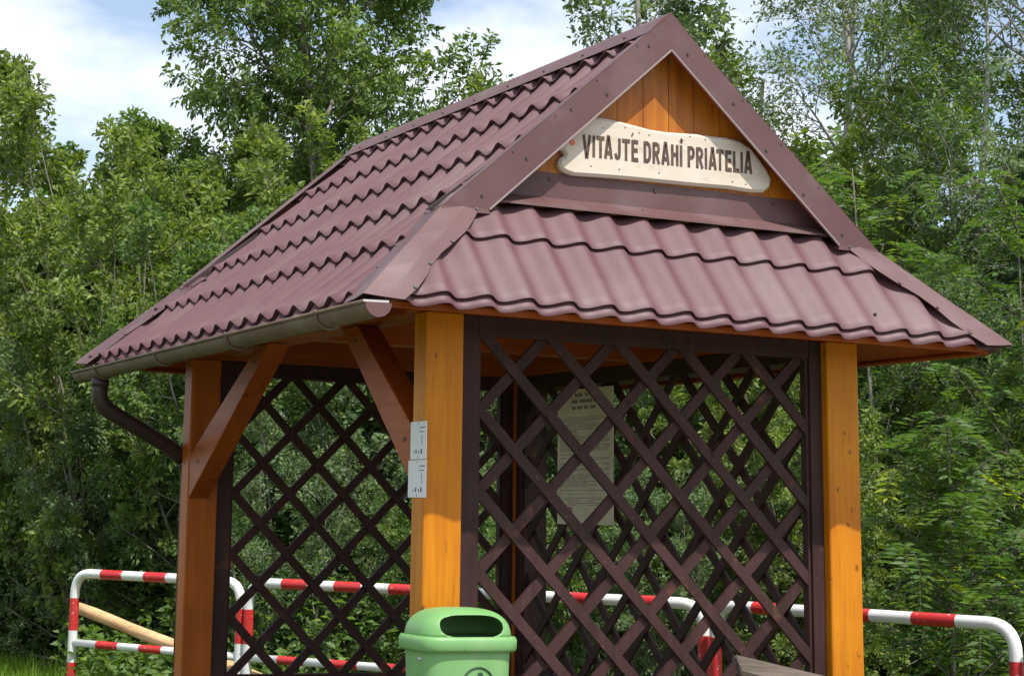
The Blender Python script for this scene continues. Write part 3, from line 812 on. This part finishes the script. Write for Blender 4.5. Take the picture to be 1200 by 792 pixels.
# ================================================================== FURNITURE
TB_ = thing('picnic_table', (1.55, 1.9, .09), 'dark stained table standing inside the shelter behind the front lattice', 'table')
bm = bmesh.new()
for k in range(5): box(bm, 0.86, 2.16, 1.55+k*.15, 1.55+k*.15+.142, .735, .775)
obj('table_top', bm, M_dark, TB_, bevel=.004)
for x in (1.05, 1.97):
    for y in (1.62, 2.2):
        bm = bmesh.new(); box(bm, x-.035, x+.035, y-.035, y+.035, .09, .7345); obj('leg', bm, M_dark, TB_)
BI = thing('inner_bench', (1.5, 2.95, .09), 'dark low bench along the rear lattice inside the shelter', 'bench')
bm = bmesh.new(); 
for k in range(2): box(bm, .72, 2.34, 2.80+k*.17, 2.80+k*.17+.16, .50, .54)
obj('seat', bm, M_dark, BI, bevel=.004)
for x in (.85, 2.2):
    bm = bmesh.new(); box(bm, x-.04, x+.04, 2.85, 3.08, .09, .4995); obj('leg', bm, M_dark, BI)
# old plank bench outside, its top rail sloping down to the right
OB = thing('weathered_bench', (2.3, .1, 0), 'weathered grey bench with sloping top rail in front of the right lattice corner', 'bench')
def plank(p, q, w, t, up):
    bm = bmesh.new(); beam(bm, p, q, t, w, up); bmesh.ops.subdivide_edges(bm, edges=bm.edges, cuts=3)
    rnd = random.Random(2)
    for v in bm.verts: v.co += Vector((rnd.uniform(-.003, .003), rnd.uniform(-.003, .003), rnd.uniform(-.003, .003)))
    return bm
upv = Vector((0, .75, .66))
obj('top_rail', plank((1.745, .15, .998), (2.95, .02, .742), .10, .035, upv), M_old, OB, bevel=.004)
obj('back_rail', plank((1.775, .07, .86), (2.93, -.05, .62), .10, .03, upv), M_old, OB, bevel=.004)
obj('seat', plank((1.75, -.28, .44), (2.9, -.38, .44), .30, .04, Vector((0, 1, 0))), M_old, OB, bevel=.004)
for x in (1.95, 2.75):
    bm = bmesh.new(); beam(bm, (x, -.42, 0), (x, -.38, .42), .07, .07, Vector((1, 0, 0))); obj('leg', bm, M_old, OB)
    bm = bmesh.new(); beam(bm, (x, -.12, 0), (x, .12-.05*(x-1.9), .95-(x-1.9)*.2), .07, .06, Vector((1, 0, 0))); obj('leg', bm, M_old, OB)

# ================================================================== RAILINGS
def railing(p, q, zt, zm, label, per_, first, r=.034, mid=True, red_post=(.62, .80)):
    p, q = Vector((*p, 0)), Vector((*q, 0)); d = (q-p); Ln = d.length; d.normalize()
    t = thing('striped_railing', (p.x, p.y, 0), label, 'railing', 'red and white tubular railings behind the shelter')
    Z = Vector((0, 0, 1))
    path = round_path([p, p+Z*zt, q+Z*zt, q], .15, 7)
    bm = bmesh.new(); tube(bm, path, r, 14, False); obj('hoop', bm, M_white, t)
    if mid:
        bm = bmesh.new(); tube(bm, [p+Z*zm+d*r*.6, q+Z*zm-d*r*.6], r*.82, 12); obj('middle_rail', bm, M_white, t)
    bm = bmesh.new()
    s = first
    while s+per_*.5 < Ln-.12:
        tube(bm, [p+Z*zt+d*s, p+Z*zt+d*(s+per_*.5)], r+.0012, 14, False)
        if mid: tube(bm, [p+Z*zm+d*(s-.02), p+Z*zm+d*(s-.02+per_*.5)], r*.82+.0012, 12, False)
        s += per_
    for e in (p, q):
        for z0, z1 in ((zt-.41, zt-.18), (zt-.88, zt-.64)):
            tube(bm, [e+Z*max(z0, .02), e+Z*z1], r+.0012, 14, False)
    pieces('red_band', bm, M_red, t)
railing((0.99, 7.22), (1.755, 5.80), 1.10, .60, 'short red and white railing left of the shelter, beside the leaning pole', .43, .28)
railing((1.79, 5.74), (3.60, 3.02), 1.10, .60, 'long red and white railing seen through the rear lattice', .42, .28)
railing((3.60, 2.90), (4.115, 1.07), 1.10, .60, 'red and white railing at the right behind the shelter corner post', .52, .28, mid=False)
railing((4.14, .97), (4.72, -1.0), 1.10, .60, 'red and white railing cut off by the right edge of the photo', .52, .28)
bm = bmesh.new()
pa, pb = Vector((1.05, 7.38, .845)), Vector((2.30, 5.20, .28))
tube(bm, [pa+(pb-pa)*k/14 + Vector((0, 0, .004*math.sin(k*1.1))) for k in range(15)], [.043+.002*math.sin(k*1.7)+.0004*k for k in range(15)], 14)
tag(obj('wooden_pole', bm, M_pole), 'peeled pale wooden pole sloping behind the red and white railing', 'pole')

# ================================================================== VEGETATION
def leaves_mesh(name, P_, D_, N_, Ls, Wd, tint, mat_, parent, fold=0.25):
    """kite-shaped folded leaves: base P, direction D, face normal N"""
    n = len(P_); D_ = D_/np.linalg.norm(D_, axis=1, keepdims=True)
    S_ = np.cross(D_, N_); S_ /= (np.linalg.norm(S_, axis=1, keepdims=True)+1e-9); Nn = np.cross(S_, D_)
    Ls = Ls[:, None]; Wd = Wd[:, None]
    v = np.empty((n, 4, 3), np.float32)
    v[:, 0] = P_; v[:, 2] = P_+D_*Ls - Nn*Ls*.10
    m = P_+D_*Ls*.45
    v[:, 1] = m+S_*Wd*.5+Nn*Wd*fold; v[:, 3] = m-S_*Wd*.5+Nn*Wd*fold
    me = bpy.data.meshes.new(name); me.vertices.add(4*n); me.vertices.foreach_set('co', v.ravel())
    base = (np.arange(n)*4)[:, None]
    idx = np.concatenate([base+np.array([[0, 1, 2]]), base+np.array([[0, 2, 3]])], 1).ravel().astype(np.int32)
    me.loops.add(6*n); me.loops.foreach_set('vertex_index', idx)
    me.polygons.add(2*n); me.polygons.foreach_set('loop_start', np.arange(2*n, dtype=np.int32)*3)
    me.update(calc_edges=True)
    at = me.attributes.new('tint', 'FLOAT', 'POINT'); at.data.foreach_set('value', np.repeat(tint, 4).astype(np.float32))
    return link_mesh(name, me, mat_, parent, local=True)
def perp(d, rnd):
    a = Vector((rnd.gauss(0, 1), rnd.gauss(0, 1), rnd.gauss(0, 1))); a -= d*a.dot(d); return a.normalized()
class Plant:
    def __init__(s, seed): s.r = random.Random(seed); s.br = []; s.tw = []
    def grow(s, p, d, L_, rad, lev, spec):
        r = s.r; sp = spec[lev]; n = sp['n']; pts = [p.copy()]; rads = [rad]; q = p.copy(); d = d.normalized()
        for i in range(n):
            d = (d + perp(d, r)*sp['wob'] + Vector((0, 0, sp['up']))).normalized(); q = q + d*(L_/n); pts.append(q.copy()); rads.append(rad*(1-(i+1)/n*sp.get('taper', .8)))
        s.br.append((pts, rads, lev))
        if lev == len(spec)-1: s.tw.append((pts, d)); return
        ch = sp['kids']
        for k in range(ch):
            f = sp['from'] + (1-sp['from'])*((k+r.random()*.8)/ch)
            x = min(f*n, n-.001); i = int(x); c = pts[i].lerp(pts[i+1], x-i); dd = (pts[i+1]-pts[i]).normalized()
            an = math.radians(sp['ang']+r.uniform(-14, 14)); nd = dd*math.cos(an) + perp(dd, r)*math.sin(an)
            shape = sp.get('shape', lambda f: 1-.55*f)(f)
            s.grow(c, nd, sp['len']*shape*r.uniform(.75, 1.2), max(rads[i]*.55, .003), lev+1, spec)
        s.grow(q, d, sp['len']*.45, max(rads[-1], .004), lev+1, spec)
    def wood(s, name, m, parent, minr=0.0, sides=(9, 6, 4, 3, 3)):
        bm = bmesh.new()
        for pts, rads, lev in s.br:
            tube(bm, pts, [max(x, .0025) for x in rads], sides[min(lev, 4)], False)
        me = bpy.data.meshes.new(name); bm.to_mesh(me); bm.free()
        return link_mesh(name, me, m, parent, local=True)
    def foliage(s, name, m, parent, per, size, asp=.5, droop=.3, spread=.05, tv=.25, inner=True, tips=.35, hue=0.0):
        g = np.random.default_rng(s.r.randint(0, 10**6)); PP = []; DD = []; TT = []
        for pts, d in s.tw:
            A_ = np.array([list(p) for p in pts]); k = per
            f = g.random(k)**.8*(len(pts)-1.001); i = f.astype(int); w = (f-i)[:, None]
            base = A_[i]*(1-w)+A_[i+1]*w
            ax = A_[-1]-A_[0]; ax /= np.linalg.norm(ax)+1e-9
            dr = g.normal(size=(k, 3)); dr -= (dr@ax)[:, None]*ax*.9; dr /= np.linalg.norm(dr, axis=1, keepdims=True)
            dr = dr + ax*.7; dr[:, 2] -= droop
            PP.append(base+dr*g.random((k, 1))*spread); DD.append(dr); tt = .16+g.random()*.55
            TT.append(np.clip(tt+g.normal(0, tv, k)*.6+hue, 0, 1))
        PP = np.concatenate(PP); DD = np.concatenate(DD); TT = np.concatenate(TT); n = len(PP)
        NN = g.normal(size=(n, 3))*.75; NN[:, 2] += .55
        ow = PP*np.array([1, 1, 0]); ow /= np.linalg.norm(ow, axis=1, keepdims=True)+.3; NN += ow*.75
        sz = size*g.uniform(.65, 1.25, n)
        return leaves_mesh(name, PP, DD, NN, sz, sz*asp, TT, m, parent)
def spec_tree(limb, kids=(14, 8, 7), ang=(55, 45, 45), from0=.22, up=.05, wob=.12, shape=None):
    return [dict(n=12, wob=.05, up=.04, kids=kids[0], **{'from': from0}, ang=ang[0], len=limb, shape=shape or (lambda f: 1.05-.6*f), taper=.85),
            dict(n=6, wob=wob, up=up, kids=kids[1], **{'from': .25}, ang=ang[1], len=limb*.48, taper=.8),
            dict(n=4, wob=wob*1.3, up=up*.5, kids=kids[2], **{'from': .15}, ang=ang[2], len=limb*.25, taper=.8),
            dict(n=3, wob=.18, up=-.02, taper=.6)]
def tree(name, across, away, h, rad, spec, lm, bark, per, size, label, cat, seed, asp=.5, droop=.3, lean=(0, 0), group=None, spread=.05, hue=0.0, cpy=None, rz=0, sc=1.0):
    x, y = spot(across, away)
    t = thing(name, (x, y, 0), label, cat, group, rz); t.scale = (sc, sc, sc)
    if cpy is not None:
        for ch in cpy.children:
            c = ch.copy(); COL.objects.link(c); c.parent = t
        return t
    p = Plant(seed); p.grow(Vector((0, 0, -.1)), Vector((lean[0], lean[1], 1)), h, rad, 0, spec)
    p.wood('trunk', bark, t); p.foliage('crown', lm, t, per, size, asp, droop, spread, hue=hue)
    return t
def shrub(name, across, away, h, stems, lm, per, size, label, cat, seed, width=.5, asp=.55, kids=(8, 7), group=None, twig=.34, cpy=None, rz=0, sc=1.0, droop=.2, hue=0.0, bark=None, scz=None):
    x, y = spot(across, away); t = thing(name, (x, y, 0), label, cat, group, rz); t.scale = (sc, sc, scz or sc)
    if cpy is not None:
        for ch in cpy.children:
            c = ch.copy(); COL.objects.link(c); c.parent = t
        return t
    p = Plant(seed)
    sp = [dict(n=8, wob=.10, up=.03, kids=kids[0], **{'from': .08}, ang=48, len=h*.26, taper=.85, shape=lambda f: 1.1-.5*f),
          dict(n=4, wob=.15, up=.04, kids=kids[1], **{'from': .15}, ang=46, len=twig, taper=.8),
          dict(n=3, wob=.2, up=0.0, taper=.6)]
    for k in range(stems):
        a_ = 2*math.pi*k/stems + p.r.uniform(-.3, .3); o = p.r.uniform(.05, .4)
        p.grow(Vector((math.cos(a_)*o, math.sin(a_)*o, -.05)), Vector((math.cos(a_)*width, math.sin(a_)*width, 1)), h*p.r.uniform(.72, 1.0), .028, 0, sp)
    p.wood('trunk', bark or M_bark, t); p.foliage('crown', lm, t, per, size, asp, droop, .06, hue=hue)
    return t
GH = 'shrubs of the dense hedge behind the railings'
# --- hedge shrubs (three kinds, copied with their parts)
s1 = shrub('hedge_shrub', -3.1, 19.0, 4.7, 12, LF_yel, 40, .064, 'tall yellow-green shrub at the left edge of the photo', 'shrub', 1, .30, kids=(10, 9), group=GH, bark=M_twig)
s2 = shrub('hedge_shrub', -0.9, 16.6, 4.0, 12, LF_mid, 40, .060, 'mid-green leafy shrub behind the leaning pole and left railing', 'shrub', 2, .34, kids=(10, 9), group=GH, bark=M_twig)
s3 = shrub('hedge_shrub', .9, 16.2, 3.7, 11, LF_cool, 34, .056, 'twiggy grey-green shrub seen through the middle of the rear lattice', 'shrub', 3, .38, kids=(10, 9), group=GH, bark=M_twig)
hd = [(s1, -1.9, 17.6, 1.10, 2.1, 'tallest yellow-green shrub right of the left-edge one'), (s2, -3.6, 18.5, .70, 4.0, 'low mid-green bush above the grass in the lower left corner'),
      (s3, -2.1, 17.2, .80, .7, 'low grey-green bush just left of the first railing post'), (s2, .05, 17.8, 1.12, 1.2, 'mid-green shrub beyond the rear left corner post'),
      (s1, 1.0, 18.4, 1.12, 3.3, 'yellow-green shrub above the rear end of the roof'), (s3, -.35, 15.0, .62, 2.9, 'low grey-green bush behind the end of the leaning pole'),
      (s2, 1.9, 16.8, .95, 5.1, 'mid-green shrub behind the rear right corner of the shelter'), (s1, 2.9, 16.0, .85, .4, 'yellow-green shrub seen through the poster side lattice'),
      (s3, 3.9, 15.6, .95, 4.4, 'grey-green shrub behind the right front post'), (s2, 4.9, 16.2, 1.0, 2.6, 'mid-green shrub right of the right front post'),
      (s1, 3.5, 13.6, .58, 1.9, 'low bright shrub seen through the lower right lattice'), (s3, 5.9, 15.0, .95, 3.7, 'grey-green shrub behind the right railing'),
      (s2, 6.6, 16.5, 1.1, .9, 'mid-green shrub at the right edge of the photo'), (s2, 1.2, 13.9, .52, 3.0, 'low mid-green bush behind the long railing'),
      (s3, 2.3, 13.4, .50, 5.6, 'low grey-green bush behind the shelter table'),
      (s2, -3.9, 21.5, 1.05, 2.2, 'mid-green shrub in the second row at the far left'), (s1, -2.7, 21.8, 1.0, 5.2, 'yellow-green shrub in the second row left of the downpipe'),
      (s2, -1.3, 20.6, 1.15, 3.6, 'mid-green shrub in the second row above the rear eave corner'), (s3, .1, 20.4, 1.2, 1.4, 'grey-green shrub in the second row behind the roof slope'),
      (s2, 1.6, 20.0, 1.1, .3, 'mid-green shrub in the second row behind the rear lattice'), (s1, 3.0, 19.4, 1.1, 2.7, 'yellow-green shrub in the second row behind the poster'),
      (s2, 4.4, 19.2, 1.2, 4.9, 'mid-green shrub in the second row behind the roof corner'), (s1, 5.7, 19.6, 1.35, 1.1, 'tall yellow-green shrub in the second row at the right'),
      (s3, 7.2, 20.2, 1.4, 3.0, 'tall grey-green shrub in the second row at the right edge'), (s1, 4.35, 14.0, .55, 5.9, 'low yellow-green bush close behind the right railing')]
for i, (src, a_, d_, sc, rz, lb) in enumerate(hd):
    shrub('hedge_shrub', a_, d_, 0, 0, None, 0, 0, lb, 'shrub', 0, group=GH, cpy=src, rz=rz, sc=sc)
# --- trees
tree('alder_tree', -.25, 23.5, 10.2, .16, spec_tree(3.25, (22, 11, 8), (58, 46, 45), .22, .06), LF_mid, M_bark, 42, .088, 'tall loose-crowned green tree rising behind the left slope of the roof', 'tree', 21, asp=.5, hue=.05)
tree('slender_tree', -2.75, 20.5, 5.1, .07, spec_tree(1.5, (14, 8, 6), (45, 42, 42), .25, .08), LF_mid, M_bark, 38, .078, 'slim tree with its tip against the sky at the upper left', 'tree', 22)
tree('slender_tree', -3.9, 19.5, 5.4, .07, spec_tree(1.5, (14, 8, 6), (45, 42, 42), .2, .08), LF_yel, M_bark, 38, .078, 'slim yellow-green tree cut by the left edge of the photo', 'tree', 23)
tree('slender_tree', -1.7, 21.0, 5.0, .07, spec_tree(1.5, (14, 8, 6), (48, 42, 42), .2, .06), LF_yel, M_bark, 38, .078, 'slim tree between the left bushes and the tall loose-crowned tree', 'tree', 24)
tree('aspen_tree', 4.6, 27.0, 11.8, .14, spec_tree(2.0, (15, 7, 6), (50, 45, 45), .55, .05), LF_cool, M_palebark, 12, .11, 'distant sparse tree whose twigs show above the roof peak', 'tree', 25)
tree('birch_tree', 5.5, 21.5, 8.6, .10, spec_tree(2.1, (17, 8, 6), (42, 45, 48), .22, .06), LF_cool, M_palebark, 13, .066, 'pale-barked sparse tree just right of the roof peak', 'tree', 26, droop=.5, hue=.1)
tree('birch_tree', 7.0, 22.5, 9.8, .11, spec_tree(2.3, (17, 8, 6), (46, 45, 48), .22, .05), LF_cool, M_palebark, 13, .068, 'second pale-barked tree with forked limbs, further right', 'tree', 27, droop=.5, hue=.1)
tree('willow_tree', 6.0, 17.8, 7.6, .09, spec_tree(2.3, (15, 8, 7), (60, 45, 48), .18, .03), LF_ash, M_palebark, 26, .082, 'bright green tree with crooked pale trunk right of the roof', 'tree', 28, asp=.32, droop=.45, lean=(.08, 0))
tree('willow_tree', 7.6, 18.6, 9.5, .10, spec_tree(2.6, (16, 8, 7), (58, 45, 48), .3, .03), LF_cool, M_palebark, 18, .075, 'loose grey-green tree reaching the upper right corner', 'tree', 29, asp=.4, droop=.4)
# dead snag
x, y = spot(4.85, 22.0); t = thing('dead_snag', (x, y, 0), 'bare dead stem poking up just right of the roof peak', 'tree')
bm = bmesh.new(); tube(bm, [(0, 0, 0), (.1, 0, 3), (.05, 0, 5.4), (.28, .05, 7.05)], [.09, .07, .05, .02], 8); obj('trunk', bm, M_bark, t, local=True)
# --- spruce
def spruce(across, away, h, label, seed):
    x, y = spot(across, away); t = thing('spruce_tree', (x, y, 0), label, 'tree'); r = random.Random(seed)
    g = np.random.default_rng(seed); bm = bmesh.new(); tube(bm, [(0, 0, 0), (0, 0, h)], [.13, .01], 9)
    PP = []; DD = []; TT = []
    z = .8
    while z < h-.1:
        for k in range(7):
            a_ = r.uniform(0, 6.28); Lb = (h-z)*.26+.18; d = Vector((math.cos(a_), math.sin(a_), .05)); n = 7
            pts = [Vector((0, 0, z))]
            for i in range(n): d.z -= .07 if i < 4 else -.06; pts.append(pts[-1]+d.normalized()*Lb/n)
            tube(bm, pts, [.018*(1-i/n)+.003 for i in range(n+1)], 4, False)
            side = Vector((-math.sin(a_), math.cos(a_), 0))
            for i in range(1, n+1):
                for s in (-1, 1):
                    for q in range(2):
                        l2 = Lb*.34*(1.15-i/n*.75); dd = (d.normalized()*.7+side*s*.8+Vector((0, 0, -.35-.2*r.random()))).normalized(); st = pts[i-1].lerp(pts[i], r.random())
                        m_ = 26; f = g.random((m_, 1)); base = np.array(st)+np.array(dd)*f*l2
                        dr = g.normal(size=(m_, 3))*.55+np.array(dd); PP.append(base); DD.append(dr); TT.append(np.clip(g.random(m_)*.4+r.random()*.4, 0, 1))
        z += .17
    me = bpy.data.meshes.new('trunk'); bm.to_mesh(me); bm.free(); link_mesh('trunk', me, M_bark, t, local=True)
    PP = np.concatenate(PP); DD = np.concatenate(DD); TT = np.concatenate(TT); n = len(PP)
    leaves_mesh('crown', PP, DD, g.normal(size=(n, 3)), np.full(n, .055), np.full(n, .011), TT, LF_dark, t)
spruce(6.2, 15.6, 5.5, 'dark spruce with drooping needled boughs at the right edge', 31)
# --- ash saplings with feathered leaves
def sapling(across, away, h, label, seed, nb=12, sz=.055):
    x, y = spot(across, away); t = thing('ash_sapling', (x, y, 0), label, 'sapling', 'ash saplings at the right'); r = random.Random(seed)
    g = np.random.default_rng(seed); bm = bmesh.new(); PP = []; DD = []; NN = []; TT = []
    lean = Vector((r.uniform(-.06, .06), r.uniform(-.06, .06), 1)).normalized(); tube(bm, [Vector((0, 0, 0)), lean*h], [.022, .005], 6)
    for b_ in range(nb):
        z = h*(.28+.72*b_/nb); a_ = b_*2.4+r.uniform(-.3, .3); Lb = (1.15-.75*b_/nb)*h*.30
        d = Vector((math.cos(a_), math.sin(a_), .75)).normalized(); p = lean*z; pts = [p]
        for i in range(5): d = (d+Vector((0, 0, .02))).normalized(); pts.append(pts[-1]+d*Lb/5)
        tube(bm, pts, [.008, .007, .006, .005, .004, .003], 4, False)
        for i in range(1, 6):
            for k in range(4):
                # one feathered leaf: rachis with leaflet pairs
                c = pts[i]; aa = r.uniform(0, 6.28); rd = Vector((math.cos(aa), math.sin(aa), r.uniform(-.6, .6))).normalized(); Lr = r.uniform(.18, .28)
                sd_ = rd.cross(Vector((0, 0, 1))).normalized(); up = sd_.cross(rd); tt = .95 if r.random() < .04 else r.uniform(.2, .6)
                ex = [c+rd*Lr*f+Vector((0, 0, -.13*f*f)) for f in (0, .5, 1)]
                tube(bm, ex, .0018, 3, False)
                for j in range(6):
                    f = .28+.14*j; q = c+rd*Lr*f+Vector((0, 0, -.13*f*f))
                    for s in (-1, 1):
                        PP.append(list(q)); DD.append(list(rd*.55+sd_*s)); NN.append(list(up)); TT.append(tt+r.uniform(-.1, .1))
                PP.append(list(ex[2])); DD.append(list(rd)); NN.append(list(up)); TT.append(tt)
    me = bpy.data.meshes.new('trunk'); bm.to_mesh(me); bm.free(); link_mesh('trunk', me, M_bark, t, local=True)
    n = len(PP); L0 = g.uniform(.8, 1.2, n)*sz*1.5
    leaves_mesh('crown', np.array(PP), np.array(DD), np.array(NN)+g.normal(size=(n, 3))*.5, L0, L0*.32, np.clip(np.array(TT), 0, 1), LF_ash, t, fold=.12)
sapling(3.55, 10.9, 2.15, 'bright feathery ash sapling above the right railing', 41, 13)
sapling(4.25, 12.0, 1.9, 'smaller ash sapling at the right edge behind the railing', 42, 11)
sapling(4.1, 13.8, 4.3, 'tall ash sapling with bright leaves beside the roof corner', 43, 12, .055)
sapling(5.0, 13.4, 4.0, 'tall ash sapling in front of the spruce', 44, 13, .06)
# --- far wood that reads as one mass
g = np.random.default_rng(77); n = 90000
ac = g.uniform(-9, 15, n); aw = g.uniform(25, 31, n)
top = 4.6+1.0*np.sin(ac*1.1)+.7*np.sin(ac*2.7+1)+np.where(ac > 4.5, 1.2, 0)
zz = top*g.random(n)**.75
c, s = math.cos(yaw), math.sin(yaw)
PP = np.stack([CAM.x+aw*s+ac*c, CAM.y+aw*c-ac*s, zz], 1)
cl = (np.sin(ac*3.1+zz*2.3)+np.sin(ac*1.7-zz*3.7+aw))*.12+.4
DD = g.normal(size=(n, 3)); NN = g.normal(size=(n, 3)); NN[:, 2] += .8
sz = g.uniform(.12, .24, n)
o = leaves_mesh('far_wood', PP, DD, NN, sz, sz*.6, np.clip(cl+g.normal(0, .15, n), 0, 1), LF_mid, None)
tag(o, 'distant green wood filling the gaps behind the trees and hedge', 'woodland', kind='stuff')
# --- undergrowth at the foot of the hedge
n = 60000; ac = g.uniform(-6, 9, n); aw = g.uniform(13.4, 19, n)
hz = (.35+.5*(.5+.5*np.sin(ac*2.3+aw))) * np.clip((aw-12.9)/1.5, .15, 1)*1.5
zz = hz*g.random(n)**.7
PP = np.stack([CAM.x+aw*s+ac*c, CAM.y+aw*c-ac*s, zz], 1); keep = (ac > -2.1) | (aw > 17.9); PP = PP[keep]; n = len(PP)
DD = g.normal(size=(n, 3)); DD[:, 2] = np.abs(DD[:, 2])*.4; NN = g.normal(size=(n, 3))*.5; NN[:, 2] += 1; sz = g.uniform(.05, .11, n)
o = leaves_mesh('undergrowth', PP, DD, NN, sz, sz*.6, np.clip(g.normal(.35, .2, n), 0, 1), LF_mid, None)
tag(o, 'low leafy undergrowth at the foot of the hedge', 'undergrowth', kind='stuff')
# --- grass
n = 150000; ac = g.uniform(-7, 8, n); aw = g.uniform(7.0, 19, n)
PP = np.stack([CAM.x+aw*s+ac*c, CAM.y+aw*c-ac*s, np.zeros(n)], 1)
keep = ~((PP[:, 0] > .1) & (PP[:, 0] < W-.1) & (PP[:, 1] > -.9) & (PP[:, 1] < D-.1)) & (PP[:, 1] > -.9); PP = PP[keep]; n = len(PP)
DD = g.normal(size=(n, 3))*.35; DD[:, 2] = 1; NN = g.normal(size=(n, 3)); NN[:, 2] *= .2; sz = g.uniform(.10, .32, n)
o = leaves_mesh('grass', PP, DD, NN, sz, np.full(n, .012), np.clip(g.normal(.5, .22, n), 0, 1), LF_grass, None, fold=0)
tag(o, 'bright green grass round the shelter and in front of the hedge', 'grass', kind='stuff')
